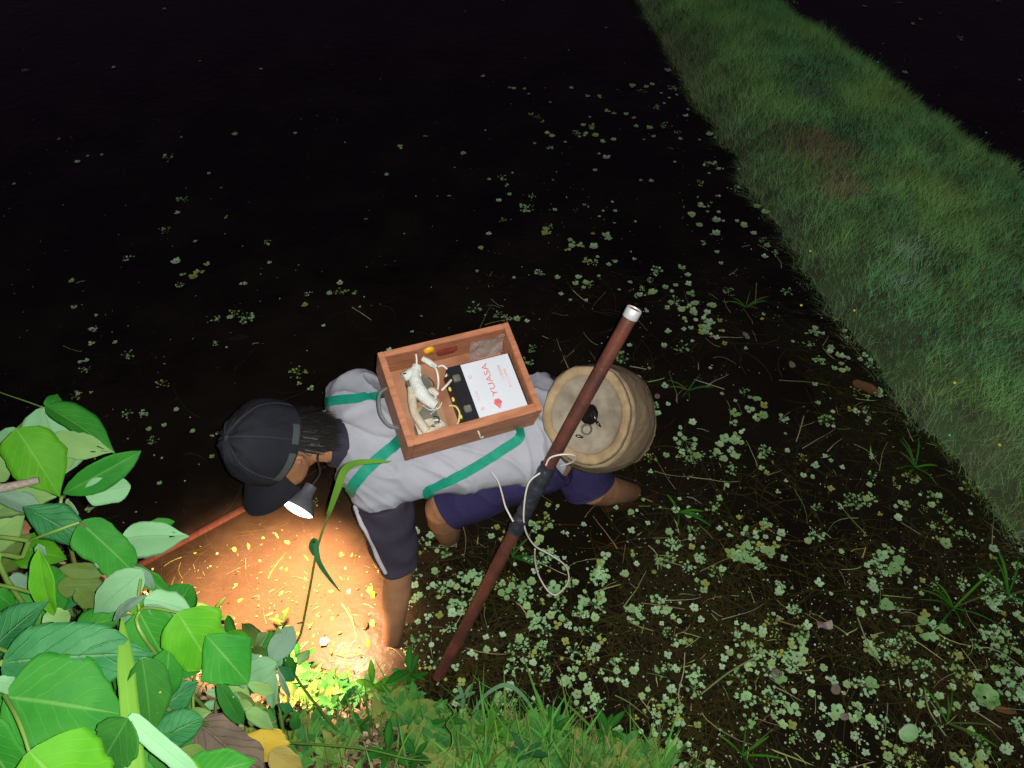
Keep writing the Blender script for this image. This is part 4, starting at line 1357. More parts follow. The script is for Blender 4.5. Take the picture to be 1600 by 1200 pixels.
blob_tube('taped_lead', [(630, 590), (642, 583), (655, 578)], zf + .012, [.013, .015, .013], M['white_tape'])
blob_tube('taped_lead', [(642, 606), (644, 625), (648, 645), (658, 662), (668, 675)], zf + .008, [.010, .013, .012, .013, .014], M['cream_tape'])
blob_tube('taped_lead', [(660, 560), (672, 567), (682, 574)], zf + .018, [.008, .010, .006], M['white_tape'])
blob_tube('taped_lead', [(664, 676), (680, 668), (694, 662)], zf + .008, [.009, .011, .007], M['cream_tape'])
blob_tube('wire', [(672, 566, .02), (682, 578, .03), (685, 595, .02), (684, 608, .0)], zf, .0035, M['wire_white'], 6)
blob_tube('wire', [(650, 553, .02), (651, 562, .01), (651, 574, 0)], zf + .02, .0028, M['wire_white'], 6)
blob_tube('wire', [(690, 610, .03), (698, 602, .035), (705, 594, .03)], zf + .01, .0035, M['wire_white'], 6)
blob_tube('wire', [(702, 634, .03), (712, 635, .04), (718, 646, .04), (716, 660, .03), (712, 664, .02)], zf + .015, .0026, M['wire_yellow'], 6)
for k in range(9):
    a0 = random.uniform(0, 6.28)
    cx_, cy_ = random.uniform(640, 690), random.uniform(575, 662)
    blob_tube('wire', [(cx_ + 16 * math.cos(a0 + q * 1.1) * random.uniform(.4, 1), cy_ + 14 * math.sin(a0 + q * 1.1) * random.uniform(.4, 1), random.uniform(-.012, .022)) for q in range(4)], zf + .01, random.uniform(.0016, .0032),
              M[random.choice(['wire_white', 'cream_tape', 'wire_white', 'tape_dark'])], 6)
for k in range(5):
    cx_, cy_ = random.uniform(634, 690), random.uniform(580, 668)
    blob_tube('taped_lead', [(cx_, cy_, 0), (cx_ + random.uniform(4, 10), cy_ + random.uniform(-6, 6), .004), (cx_ + random.uniform(12, 20), cy_ + random.uniform(-8, 8), 0)], zf + .006, [.005, .009, .006], M[random.choice(['cream_tape', 'white_tape', 'kraft'])])
for px, py in ((703, 608), (708, 624), (720, 651)):
    c = cl2(px, py, -.03)
    bm = bmesh.new()
    bmesh.ops.create_icosphere(bm, subdivisions=2, radius=.0055, matrix=Matrix.Translation(c) @ Matrix.Diagonal((.8, 1.4, 1, 1)))
    obj('wire_nut', to_mesh(bm, 'wire_nut'), M['wire_yellow'], conv)

# ------------------------------------------------------------------ fish basket behind the hip
M['wicker'] = mat('basket_tan', (0.31, 0.235, 0.145), 0.8, (0.20, 0.15, 0.09), 7, bump=0.18, bscale=60, spec=0.2, stretch=(1, 1, 8))
M['wicker_rim'] = mat('basket_rim', (0.35, 0.26, 0.145), 0.8, (0.20, 0.145, 0.08), 18, bump=0.3, bscale=50, spec=0.2)
M['basket_liner'] = mat('basket_liner', (0.27, 0.235, 0.175), 0.8, (0.15, 0.12, 0.085), 16, bump=0.6, bscale=25)
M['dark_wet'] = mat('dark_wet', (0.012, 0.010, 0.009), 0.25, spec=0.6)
M['steel'] = mat('steel', (0.62, 0.63, 0.65), 0.45, metal=0.35, spec=0.6)
BK = P(917, 646, .76)
BAX = V3(.33, -.10, -.93).normalized()
basket = thing('fish_basket', 'round tan woven basket with an open mouth behind the hip', 'basket', BK)
ba, bb = frame_of(BAX, AX)
def bring(s, r, wob=.10, ex=1.06):
    out = []
    for i in range(40):
        an = 2 * math.pi * i / 40
        w = 1 + wob * noise.noise(Vector((math.cos(an) * 1.4, math.sin(an) * 1.4, s * 5))) + wob * .25 * noise.noise(Vector((math.cos(an) * 5, math.sin(an) * 5, s * 20)))
        out.append(BK + BAX * s + (ba * math.cos(an) + bb * math.sin(an) * ex) * r * w)
    return out
def brev(prof, capend=False):
    bm = bmesh.new()
    rr = [[bm.verts.new(p) for p in bring(s, r)] for s, r in prof]
    for a_, b_ in zip(rr, rr[1:]):
        for i in range(40):
            bm.faces.new((a_[i], a_[(i + 1) % 40], b_[(i + 1) % 40], b_[i]))
    if capend: bm.faces.new(rr[-1])
    return bm
prof = [(.012, .126), (.025, .132), (.034, .130), (.040, .138)]
for k in range(1, 22):
    s = .04 + k * .011
    prof.append((s, .136 + .022 * math.sin(min(1, (s - .04) / .22) * math.pi * .75) + (.0022 if k % 2 else -.0012)))
prof += [(.285, .120), (.287, .05)]
put(obj('wall', to_mesh(brev(prof, True), 'wall'), M['wicker']), basket)
put(obj('rim', to_mesh(brev([(.034, .1285), (.014, .1305), (.004, .1295), (.001, .126), (.0015, .118), (.004, .109), (.009, .103), (.016, .102)]), 'rim'), M['wicker_rim']), basket)
put(obj('liner', to_mesh(brev([(.006, .108), (.012, .100), (.015, .088), (.017, .062), (.019, .040), (.026, .028)], False), 'liner'), M['basket_liner']), basket)
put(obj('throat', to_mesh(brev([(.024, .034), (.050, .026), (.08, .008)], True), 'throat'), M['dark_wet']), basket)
# things lying in the mouth
jc = BK + BAX * .040 + ba * (-.006) - bb * .0
jr = on_plane(917, 671, BK + BAX * .018, BAX)
bm = bmesh.new()
loft(bm, [(jr + BAX * s, ba * r, bb * r) for s, r in ((.02, .0155), (-.008, .0165), (-.010, .0155), (-.008, .0125), (.012, .0115))], 18, False)
cup = obj('metal_ring', to_mesh(bm, 'metal_ring'), M['core_grey'])
tag(cup, 'small grey metal ring lying in the mouth of the basket', 'ring')
for k, (px, py, w, l, rz) in enumerate(((930, 652, .006, .020, 1.3), (906, 682, .005, .014, .3), (935, 662, .005, .014, .9))):
    c = on_plane(px, py, BK + BAX * .020, BAX)
    bm = bmesh.new()
    d_ = ba * math.cos(rz) + bb * math.sin(rz)
    limb(bm, [c - d_ * l, c - d_ * l * .3 - BAX * .006, c + d_ * l * .4 - BAX * .004, c + d_ * l], [w * .4, w, w * .8, w * .25], 10)
    put(obj('fish', to_mesh(bm, 'fish'), M['dark_wet']), basket)

# ------------------------------------------------------------------ wooden pole with ferrule, tape and cord
M['pole'] = mat('pole_brown', (0.125, 0.042, 0.028), 0.4, (0.060, 0.022, 0.017), 14, bump=0.25, bscale=45, spec=0.35, rough_var=0.2)
M['tape'] = mat('black_tape', (0.016, 0.018, 0.024), 0.45, (0.03, 0.036, 0.045), 30, bump=0.5, bscale=60)
PA, PB = P(682, 1062, -.02), D(985, 491, 1.99)
pole = thing('wooden_pole', 'brown wooden pole leaning across the hip with a silver end', 'pole', PA)
pd = (PB - PA).normalized(); plen = (PB - PA).length
def pp_(t, off=0): return PA.lerp(PB, t)
bm = bmesh.new()
a_, b_ = frame_of(pd)
prev = []
for k in range(26):
    t = k / 25
    r = .0192 + .0008 * noise.noise(Vector((t * 9, 0, 0)))
    wv = a_ * .004 * math.sin(t * 4) + b_ * .003 * math.sin(t * 7)
    prev.append((pp_(t) + wv, a_ * r, b_ * r))
loft(bm, prev, 20)
put(obj('shaft', to_mesh(bm, 'shaft'), M['pole']), pole)
end = prev[-1][0]
bm = bmesh.new()
loft(bm, [(end + pd * s, a_ * r, b_ * r) for s, r in ((-.010, .0200), (-.009, .0212), (.016, .0212), (.018, .0200), (.0175, .0182), (.008, .0172))], 24, False)
fer = put(obj('ferrule', to_mesh(bm, 'ferrule'), M['steel']), pole)
bm = bmesh.new()
loft(bm, [(end + pd * .004, a_ * .0176, b_ * .0176), (end + pd * .0145, a_ * .0172, b_ * .0172)], 20)
put(obj('end_plug', to_mesh(bm, 'end_plug'), mat('plug_tan', (0.30, 0.22, 0.10), 0.7, (0.2, 0.14, 0.06), 60)), fer)
def t_of(py):      # share along the pole at that picture height
    lo, hi = 0, 1
    for _ in range(30):
        m_ = (lo + hi) / 2
        if pix(pp_(m_))[1] > py: lo = m_
        else: hi = m_
    return lo
t0, t1 = t_of(830), t_of(728)
bm = bmesh.new()
K = 34; ss2 = []
for k in range(K + 1):
    t = t0 + (t1 - t0) * k / K
    tt = t * 25; i0 = min(int(tt), 24); fr_ = tt - i0
    c = prev[i0][0].lerp(prev[i0 + 1][0], fr_)
    r = .0222 + (.0016 if (k // 2) % 2 else 0) + .001 * noise.noise(Vector((k * .4, 1, 2)))
    ss2.append((c, a_ * r, b_ * r))
loft(bm, ss2, 20)
put(obj('tape_wrap', to_mesh(bm, 'tape_wrap'), M['tape']), pole)

def at_pole(px, py, dz=0.03):
    t = t_of(py)
    return D(px, py, (pp_(t) - EYE).dot(AW) - dz)
cord = thing('white_cord', 'thin white cord looping round the pole and hanging towards the water', 'cord', at_pole(880, 715))
c_pts = [at_pole(853, 727, .035), at_pole(860, 715, .04), at_pole(880, 710, .045), at_pole(898, 712, .03), at_pole(894, 722, .0), at_pole(876, 728, -.04)]
put(obj('strand', tube_mesh('strand', c_pts, .0025, 6), M['wire_white']), cord)
def cd(px, py, t): return D(px, py, t)
put(obj('strand', tube_mesh('strand', [at_pole(844, 739, .03), at_pole(826, 755, .035), at_pole(819, 790, .035), at_pole(820, 825, .02), cd(835, 852, 2.30), cd(862, 868, 2.34), cd(884, 885, 2.38), cd(888, 908, 2.42), cd(872, 928, 2.45), cd(858, 925, 2.45), cd(842, 900, 2.43), cd(836, 875, 2.38), cd(836, 858, 2.33)], .0025, 6), M['wire_white']), cord)
put(obj('strand', tube_mesh('strand', [cd(768, 738, 2.14), cd(778, 752, 2.16), cd(784, 770, 2.18), cd(790, 792, 2.20), cd(802, 815, 2.19)], .0025, 6), M['wire_white']), cord)

# ------------------------------------------------------------------ vines and leaves on the near bank
def width_fn(shape, u):
    if shape == 'ovate':   return (u ** 0.5) * ((1 - u) ** 0.92) * 2.54 * (1 + .05 * math.sin(u * 13)) * (1 - .30 * max(0, min(1, (u - .76) / .16)))
    if shape == 'round':   return (u ** 0.40) * ((1 - u) ** 0.55) * 1.93 * (1 + .04 * math.sin(u * 11))
    if shape == 'lance':   return (u ** 0.8) * ((1 - u) ** 0.8) * 3.03 * 0.98
    if shape == 'rhomb':   return (u / .42 if u < .42 else (1 - u) / .58) ** .8
    if shape == 'strap':   return min(1, u * 8 + .55) * min(1, ((1 - u) * 3.0)) ** .7
    if shape == 'lobed':   return (u ** 0.45) * ((1 - u) ** 0.55) * 1.95 * (1 + .14 * math.sin(u * 9))
    return math.sin(math.pi * u)

def leaf_mesh(name, base, tip, hw, nrm, shape='ovate', fold=0.18, droop=0.06, curl=0.0, wav=0.05, holes=(), nu=14, nv=10, asym=0.0, thick=0.0005):
    """a leaf with its own upper and lower skin; u runs base to tip, v side to side"""
    base, tip = Vector(base), Vector(tip)
    ax = tip - base; L_ = ax.length; ax.normalize()
    nrm = (nrm - ax * nrm.dot(ax)).normalized()
    sd = ax.cross(nrm).normalized()
    seed = random.uniform(0, 100)
    bm = bmesh.new()
    uvl = bm.loops.layers.uv.new('UVMap')
    top, bot, UV = [], [], {}
    for i in range(nu + 1):
        u = i / nu
        uu = min(max(u, .004), .996)
        w = max(hw * width_fn(shape, uu), hw * .02)
        c = base + ax * (u * L_) + nrm * (L_ * (droop * 4 * u * (1 - u) - curl * u * u))
        rt, rb = [], []
        for j in range(nv + 1):
            v = -1 + 2 * j / nv
            edge = 1 + (wav * 1.8 + .03) * noise.noise(Vector((u * 5, seed, math.copysign(1, v)))) + .07 * noise.noise(Vector((u * 13, seed + 9, math.copysign(1, v))))
            off = v * w * edge * (1 + asym * (1 if v > 0 else -1))
            h = abs(v) * w * fold + wav * L_ * .35 * noise.noise(Vector((u * 3.2, v * 1.3, seed))) + wav * w * .45 * abs(v) ** 2 * math.sin(u * 11 + seed + v)
            p = c + sd * off + nrm * h
            a = bm.verts.new(p + nrm * thick); b = bm.verts.new(p - nrm * thick)
            UV[a] = UV[b] = (u, (v + 1) / 2)
            rt.append(a); rb.append(b)
        top.append(rt); bot.append(rb)
    def gone(u, v):
        return any(((u - hu) / r) ** 2 + ((v - hv) / (r * 1.5)) ** 2 < 1 for hu, hv, r in holes)
    for i in range(nu):
        for j in range(nv):
            if holes and gone((i + .5) / nu, -1 + 2 * (j + .5) / nv): continue
            f = bm.faces.new((top[i][j], top[i + 1][j], top[i + 1][j + 1], top[i][j + 1])); f.material_index = 0
            g = bm.faces.new((bot[i][j], bot[i][j + 1], bot[i + 1][j + 1], bot[i + 1][j])); g.material_index = 1
    for e in [e for e in bm.edges if len(e.link_faces) == 1]:
        pass
    for j0 in (0, nv):
        for i in range(nu):
            if holes and gone((i + .5) / nu, -1 + 2 * (min(j0, nv - 1) + .5) / nv): continue
            try: bm.faces.new((top[i][j0], bot[i][j0], bot[i + 1][j0], top[i + 1][j0]))
            except ValueError: pass
    for f in bm.faces:
        f.smooth = True
        for l in f.loops:
            l[uvl].uv = UV[l.vert]
    bmesh.ops.delete(bm, geom=[v for v in bm.verts if not v.link_faces], context='VERTS')
    me = bpy.data.meshes.new(name)
    bm.to_mesh(me); bm.free()
    return me

def depth_at(py):
    return float(np.interp(py, [600, 700, 850, 1000, 1200], [1.48, 1.42, 1.26, 1.10, 0.92]))

def mk_leaf(parent, bpx, tpx, hwpx, m, shape='ovate', dt=0.0, tilt=0.0, under='leaf_pale', name='leaf', back=0.03, **kw):
    """leaf from base pixel to tip pixel; dt = metres nearer (-) or farther (+) than the usual depth there"""
    tb = depth_at((bpx[1] + tpx[1]) / 2) + dt
    if 'asym' not in kw: kw['asym'] = random.uniform(-.16, .16)
    if 'holes' not in kw and hwpx > 16 and random.random() < .28:
        kw['holes'] = tuple((random.uniform(.2, .85), random.choice([-1, 1]) * random.uniform(.93, 1.08), random.uniform(.03, .07)) for _ in range(random.randint(1, 3)))
        kw['nu'], kw['nv'] = 24, 16
    kw.setdefault('wav', .07)
    kw['fold'] = max(kw.get('fold', .18), .15) if kw.get('fold', .18) > 0 else kw['fold']
    if tilt == 0: tilt = random.uniform(-.45, .45)
    B, T_ = D(*bpx, tb), D(*tpx, tb + back)
    mid = (B + T_) / 2
    hw = hwpx / FPX * tb
    toc = (EYE - mid).normalized()
    ax = (T_ - B).normalized()
    n = (toc * 0.75 + Vector((0, 0, 1)) * 0.35).normalized()
    n = Matrix.Rotation(tilt, 3, ax) @ n
    me = leaf_mesh(name, B, T_, hw, n, shape, **kw)
    o = obj(name, me, [M[m], M[under if under else m]])
    put(o, parent) if parent is not None else None
    return o, B

def stem(parent, pts, r, m='stem', name='stem'):
    return put(obj(name, tube_mesh(name, pts, r, 7, 5), M[m]), parent)

def ground_pt(x, y): return Vector((x, y, bank_h(x, y)))

def vine(label, root_xy):
    return thing('broadleaf_vine', label, 'vine', ground_pt(*root_xy), 'broadleaf vines on the near bank')

# 1 upper vine at the left edge, leaves against the dark water
v1 = vine('vine leaves against the dark water at the upper left of the bank', (-1.02, 0.62))
r1 = ground_pt(-1.02, 0.62)
n1 = D(66, 636, 1.46); n2 = D(100, 775, 1.36)
stem(v1, [r1, r1.lerp(n1, .5) + Vector((-.05, .03, .05)), D(-20, 720, 1.52), D(25, 672, 1.50), n1], [.0045, .0025])
stem(v1, [D(-30, 600, 1.6), D(0, 613, 1.52), D(35, 625, 1.48), n1], .0012, name='tendril')
mk_leaf(v1, (66, 637), (96, 742), 50, 'leaf_pale', 'round', dt=.035, under='leaf_pale', wav=.03)
mk_leaf(v1, (72, 635), (180, 710), 25, 'leaf_green', 'ovate', dt=.015, tilt=-.5, fold=.3, wav=.03)
mk_leaf(v1, (76, 640), (90, 616), 12, 'leaf_green', 'ovate', dt=.005, nu=8, nv=6)
mk_leaf(v1, (24, 668), (18, 708), 20, 'leaf_pale', 'round', dt=.04)
mk_leaf(v1, (78, 690), (178, 706), 22, 'leaf_paleyellow', 'ovate', dt=.0, under='leaf_paleyellow', holes=((.78, -.3, .06), (.68, .35, .05), (.86, .2, .05), (.6, -.5, .04)), nu=26, nv=16, wav=.04)
mk_leaf(v1, (26, 671), (93, 776), 43, 'leaf_bright', 'ovate', dt=-.04, fold=.08, wav=.05)
mk_leaf(v1, (70, 700), (102, 738), 30, 'leaf_paleyellow', 'round', dt=.05, holes=((.55, -.2, .09), (.4, .3, .06), (.7, .25, .07)), nu=24, nv=16)
mk_leaf(v1, (-12, 705), (8, 752), 16, 'leaf_paleyellow', 'round', dt=.03)
mk_leaf(v1, (-18, 792), (88, 776), 34, 'leaf_paleyellow', 'ovate', dt=.05, under='leaf_paleyellow')
mk_leaf(v1, (-22, 850), (40, 800), 42, 'leaf_paleyellow', 'ovate', dt=.07, under='leaf_paleyellow')
mk_leaf(v1, (-8, 772), (80, 808), 17, 'leaf_grey', 'ovate', dt=.0, fold=.3)

# 2 vine reaching to the water, three leaflets
v2 = vine('vine with a drooping dark green leaf and a mint leaf beside it, over the water', (-0.95, 0.58))
r2 = ground_pt(-0.95, 0.58)
stem(v2, [r2, r2.lerp(n2, .5) + Vector((.0, .02, .03)), D(97, 800, 1.34), n2], [.004, .003])
mk_leaf(v2, (99, 771), (219, 706), 24, 'leaf_green', 'lance', dt=-.05, tilt=.35, fold=.35, curl=.05, wav=.02)
mk_leaf(v2, (132, 768), (204, 760), 23, 'leaf_pale', 'lobed', dt=-.02, wav=.05, asym=.1)
mk_leaf(v2, (104, 780), (120, 818), 9, 'leaf_grey', 'lance', dt=.0)
stem(v2, [D(106, 780, 1.32), D(110, 795, 1.31), D(111, 815, 1.31)], .0018)

# 3 vine with the dark diamond leaf and the leaf with the yellow blotch
v3 = vine('vine with a dark diamond leaf and a broad lobed leaf, left of the lit water', (-0.86, 0.50))
r3 = ground_pt(-0.86, 0.50)
n3 = D(45, 845, 1.22); n3b = D(124, 816, 1.20)
stem(v3, [D(-40, 838, 1.24), D(0, 839, 1.23), n3], .0036)
stem(v3, [r3, D(10, 905, 1.22), D(35, 870, 1.23), n3], .0042)
stem(v3, [n3, D(80, 832, 1.19), n3b], .0024)
stem(v3, [n3b, D(150, 838, 1.22), D(170, 870, 1.24), D(178, 905, 1.26)], [.0020, .0010], 'stem_brown')
mk_leaf(v3, (36, 792), (148, 858), 34, 'leaf_dark', 'rhomb', dt=-.03, wav=.06, asym=-.05, fold=.05, under='leaf_grey')
mk_leaf(v3, (126, 816), (208, 893), 34, 'leaf_green', 'lobed', dt=-.05, wav=.07, asym=.12)
mk_leaf(v3, (124, 836), (200, 908), 22, 'leaf_pale', 'ovate', dt=.02)
mk_leaf(v3, (190, 842), (295, 838), 33, 'leaf_pale', 'ovate', dt=.01, asym=.3, holes=((.75, .1, .05), (.83, .0, .045), (.78, -.45, .03)), nu=24, nv=16, wav=.05)
mk_leaf(v3, (222, 826), (273, 815), 10, 'leaf_green', 'lance', dt=.05)
mk_leaf(v3, (205, 880), (268, 930), 14, 'leaf_green', 'lance', dt=.0, tilt=.5, under='leaf_grey')
mk_leaf(v3, (210, 885), (240, 920), 9, 'leaf_grey', 'lance', dt=-.02)
mk_leaf(v3, (223, 893), (146, 958), 26, 'leaf_pale', 'ovate', dt=-.02, tilt=-.2, wav=.03)
mk_leaf(v3, (228, 930), (178, 970), 9, 'leaf_grey', 'lance', dt=-.05)
mk_leaf(v3, (226, 936), (304, 958), 23, 'leaf_pale', 'ovate', dt=.01)
mk_leaf(v3, (228, 945), (275, 970), 11, 'leaf_grey', 'lance', dt=-.01)
mk_leaf(v3, (60, 858), (84, 962), 19, 'leaf_bright', 'lance', dt=-.06, tilt=.4, fold=.25)
mk_leaf(v3, (60, 850), (68, 872), 8, 'leaf_pale', 'ovate', dt=-.02, nu=8, nv=6)
mk_leaf(v3, (92, 888), (170, 892), 14, 'leaf_olive', 'lance', dt=.06, under='leaf_olive')
mk_leaf(v3, (90, 915), (168, 912), 17, 'leaf_olive', 'ovate', dt=.09, under='leaf_olive')
mk_leaf(v3, (120, 920), (150, 950), 14, 'leaf_olive', 'ovate', dt=.08)
mk_leaf(v3, (12, 905), (52, 922), 13, 'leaf_grey', 'ovate', dt=.05)
stem(v3, [D(-30, 912, 1.2), D(10, 916, 1.18), D(64, 930, 1.16)], .0030)
mk_leaf(v3, (-10, 925), (22, 950), 16, 'leaf_green', 'ovate', dt=.05)

# 4 large puckered leaves in the corner
v4 = vine('vine with the largest puckered dark leaves in the lower left corner', (-0.62, 0.22))
r4 = ground_pt(-0.62, 0.22)
n4 = D(4, 1036, 1.02); n5 = D(8, 1088, .96)
stem(v4, [r4, D(-90, 1100, 1.05), D(-40, 1050, 1.05), n4], .0045)
stem(v4, [D(-20, 1005, 1.05), D(10, 1018, 1.03), D(24, 1024, 1.02)], .0028)
stem(v4, [n5, D(25, 1118, .93), D(38, 1150, .91), D(46, 1176, .90)], [.0030, .0022])
mk_leaf(v4, (4, 1036), (242, 1022), 62, 'leaf_dark', 'ovate', dt=-.06, nu=22, nv=16, wav=.07, fold=.08, under='leaf_grey', asym=.1, back=.06)
mk_leaf(v4, (-20, 1022), (78, 938), 34, 'leaf_dark', 'ovate', dt=.0, wav=.06, under='leaf_grey')
mk_leaf(v4, (-30, 1000), (50, 950), 20, 'leaf_bright', 'lance', dt=.03)
mk_leaf(v4, (70, 960), (105, 975), 18, 'leaf_paleyellow', 'round', dt=.03)
mk_leaf(v4, (8, 1088), (200, 1118), 74, 'leaf_green', 'ovate', dt=-.03, nu=20, nv=14, wav=.06, fold=.06, back=.05)
mk_leaf(v4, (46, 1174), (150, 1300), 74, 'leaf_bright', 'ovate', dt=-.08, nu=18, nv=12, wav=.05, fold=.06)
mk_leaf(v4, (-40, 1120), (36, 1240), 44, 'leaf_green', 'ovate', dt=-.05, wav=.05)
mk_leaf(v4, (-30, 1060), (20, 1120), 30, 'leaf_green', 'ovate', dt=.0)
mk_leaf(v4, (-8, 1064), (30, 1074), 13, 'leaf_pale', 'round', dt=-.07)
mk_leaf(v4, (200, 1122), (150, 1215), 40, 'leaf_speck', 'ovate', dt=-.03, wav=.05)
mk_leaf(v4, (222, 1028), (236, 1150), 32, 'leaf_speck', 'ovate', dt=.02, wav=.04)
mk_leaf(v4, (210, 1010), (180, 1080), 20, 'leaf_green', 'ovate', dt=.06)

# 5 vine with the pair of broad bright leaves by the lit water
v5 = vine('vine with two broad bright overlapping leaves at the edge of the lit water', (-0.55, 0.45))
r5 = ground_pt(-0.55, 0.45)
n6 = D(218, 955, 1.12); n7 = D(278, 957, 1.10)
stem(v5, [r5, D(255, 1035, 1.16), n6, n7], [.0035, .0018])
stem(v5, [n6, D(216, 935, 1.13), D(220, 905, 1.15)], .0022)
mk_leaf(v5, (217, 955), (262, 1034), 40, 'leaf_green', 'lobed', dt=.03, wav=.05, fold=.1)
mk_leaf(v5, (278, 957), (330, 1040), 48, 'leaf_bright', 'lobed', dt=-.02, wav=.05, fold=.08)
mk_leaf(v5, (322, 992), (388, 1068), 47, 'leaf_green', 'rhomb', dt=.0, wav=.05, fold=.05)
mk_leaf(v5, (264, 1012), (256, 1102), 27, 'leaf_green', 'ovate', dt=.04, wav=.04)
mk_leaf(v5, (280, 1030), (312, 1050), 18, 'leaf_green', 'ovate', dt=.05)
mk_leaf(v5, (205, 962), (228, 935), 8, 'leaf_bright', 'lance', dt=-.01, nu=8, nv=6)
mk_leaf(v5, (215, 960), (185, 985), 10, 'leaf_pale', 'lance', dt=.05, nu=8, nv=6)

# 6 grey-green leaf cluster hanging on a thin stem, in front of the lit water
v6 = vine('grey-green lobed leaf cluster on a thin stem before the lit water', (-0.42, 0.42))
r6 = ground_pt(-0.42, 0.42)
n8 = D(428, 1035, 1.3)
stem(v6, [D(448, 1195, 1.5), D(445, 1160, 1.46), D(436, 1100, 1.38), n8], [.0030, .0022])
mk_leaf(v6, (422, 1034), (458, 978), 20, 'leaf_grey', 'lance', dt=.24, under='leaf_grey', wav=.06)
mk_leaf(v6, (426, 1030), (438, 985), 11, 'leaf_grey', 'lance', dt=.25, under='leaf_grey')
mk_leaf(v6, (432, 1036), (360, 1066), 21, 'leaf_pale', 'ovate', dt=.23, under='leaf_grey', wav=.06)
mk_leaf(v6, (428, 1042), (426, 1106), 11, 'leaf_pale', 'lance', dt=.26, tilt=.3)
mk_leaf(v6, (434, 1044), (453, 1090), 5, 'leaf_grey', 'lance', dt=.26)
mk_leaf(v6, (436, 1040), (460, 1064), 12, 'leaf_dark', 'rhomb', dt=.30)
mk_leaf(v6, (410, 1025), (424, 985), 10, 'leaf_green', 'lance', dt=.3)
mk_leaf(v6, (340, 1062), (380, 1132), 15, 'leaf_speck', 'lance', dt=.16, tilt=.3)
mk_leaf(v6, (342, 1064), (394, 1096), 15, 'leaf_paleyellow', 'ovate', dt=.26)
mk_leaf(v6, (358, 1088), (402, 1112), 13, 'leaf_olive', 'ovate', dt=.28)
mk_leaf(v6, (384, 1112), (428, 1140), 13, 'leaf_paleyellow', 'ovate', dt=.30)
mk_leaf(v6, (436, 1100), (458, 1112), 9, 'leaf_dark', 'rhomb', dt=.32)

# 7 dark leaf at the bottom and the long runner
v7 = vine('creeping vine runner with a dark rounded leaf along the bottom of the bank', (-0.52, 0.18))
mk_leaf(v7, (236, 1165), (317, 1122), 33, 'leaf_dark', 'round', dt=.10, wav=.04)
mk_leaf(v7, (250, 1150), (300, 1215), 34, 'leaf_speck', 'ovate', dt=.14)
stem(v7, [D(240, 1092, 1.10), D(262, 1108, 1.12), D(300, 1124, 1.22), D(350, 1142, 1.35), D(400, 1152, 1.48), D(450, 1160, 1.6), D(520, 1165, 1.72), D(580, 1172, 1.80), D(640, 1186, 1.85), D(680, 1186, 1.88), D(704, 1170, 1.90), D(707, 1148, 1.92), D(698, 1132, 1.95), D(710, 1115, 1.97), D(700, 1100, 1.99)], [.0036, .0024, .0020])
stem(v7, [D(300, 1124, 1.22), D(285, 1100, 1.2), D(268, 1080, 1.2)], .0032)
stem(v7, [D(303, 1125, 1.22), D(302, 1080, 1.26), D(306, 1045, 1.3)], .0022)

# filler leaves deeper in the tangle
for k in range(46):
    px, py = random.uniform(-40, 300), random.uniform(820, 1240)
    if px > 170 and py < 960: continue
    if px + 0 > 340 - (1200 - py) * .25: continue
    a = random.uniform(0, 6.28); L_ = random.uniform(60, 110) * (1 + (py - 850) / 900)
    vv_ = v3 if py < 960 else (v4 if px < 200 else v5)
    mk_leaf(vv_, (px, py), (px + L_ * math.cos(a), py + L_ * math.sin(a) * .8), L_ * random.uniform(.24, .40), random.choice(['leaf_green', 'leaf_green', 'leaf_bright', 'leaf_speck', 'leaf_dark', 'leaf_green', 'leaf_olive']), random.choice(['ovate', 'rhomb', 'round', 'lobed']),
            dt=random.uniform(.11, .22), tilt=random.uniform(-.4, .4), wav=.07)

# small leaves spilling towards the lit water
for k in range(44):
    px = random.uniform(270, 470); py = random.uniform(925, 1130)
    if py < 1180 - (px - 200) * .95 and py < 960 + (px - 270) * .3 and random.random() < .7: continue
    a = random.uniform(0, 6.28); L_ = random.uniform(24, 52)
    mk_leaf(v5 if px < 360 else v6, (px, py), (px + L_ * math.cos(a), py + L_ * math.sin(a) * .8), L_ * random.uniform(.20, .34), random.choice(['leaf_green', 'leaf_bright', 'leaf_olive', 'leaf_pale', 'leaf_speck', 'leaf_paleyellow']), random.choice(['ovate', 'lance', 'lance', 'rhomb']),
            dt=random.uniform(.16, .40), tilt=random.uniform(-.6, .6), nu=9, nv=6)

def single_leaf(label, name, bpx, tpx, hw, m, shape, dt=0.0, **kw):
    o, B = mk_leaf(None, bpx, tpx, hw, m, shape, dt=dt, under=m, name=name, **kw)
    return tag(o, label, 'leaf')
single_leaf('bright yellow fallen leaf at the bottom of the bank', 'yellow_leaf', (412, 1139), (418, 1190), 36, 'leaf_yellow', 'round', dt=.42, wav=.08, fold=-.12)
single_leaf('dull yellow leaf lying just below the bright yellow one', 'yellow_leaf', (424, 1172), (474, 1202), 20, 'leaf_dullyellow', 'ovate', dt=.44, wav=.08)
single_leaf('large crumpled grey-brown dead leaf at the bottom edge', 'dead_leaf', (308, 1128), (420, 1225), 40, 'leaf_dead', 'ovate', dt=.34, wav=.16, nu=26, nv=16)
single_leaf('whitish dry leaf scrap wedged beside the dark rounded leaf', 'dry_leaf', (234, 1138), (276, 1102), 16, 'leaf_dry', 'ovate', dt=.16, wav=.1)
single_leaf('pale dry leaf scrap under the huge puckered leaf', 'dry_leaf', (160, 1075), (176, 1055), 9, 'leaf_dry', 'ovate', dt=.09)
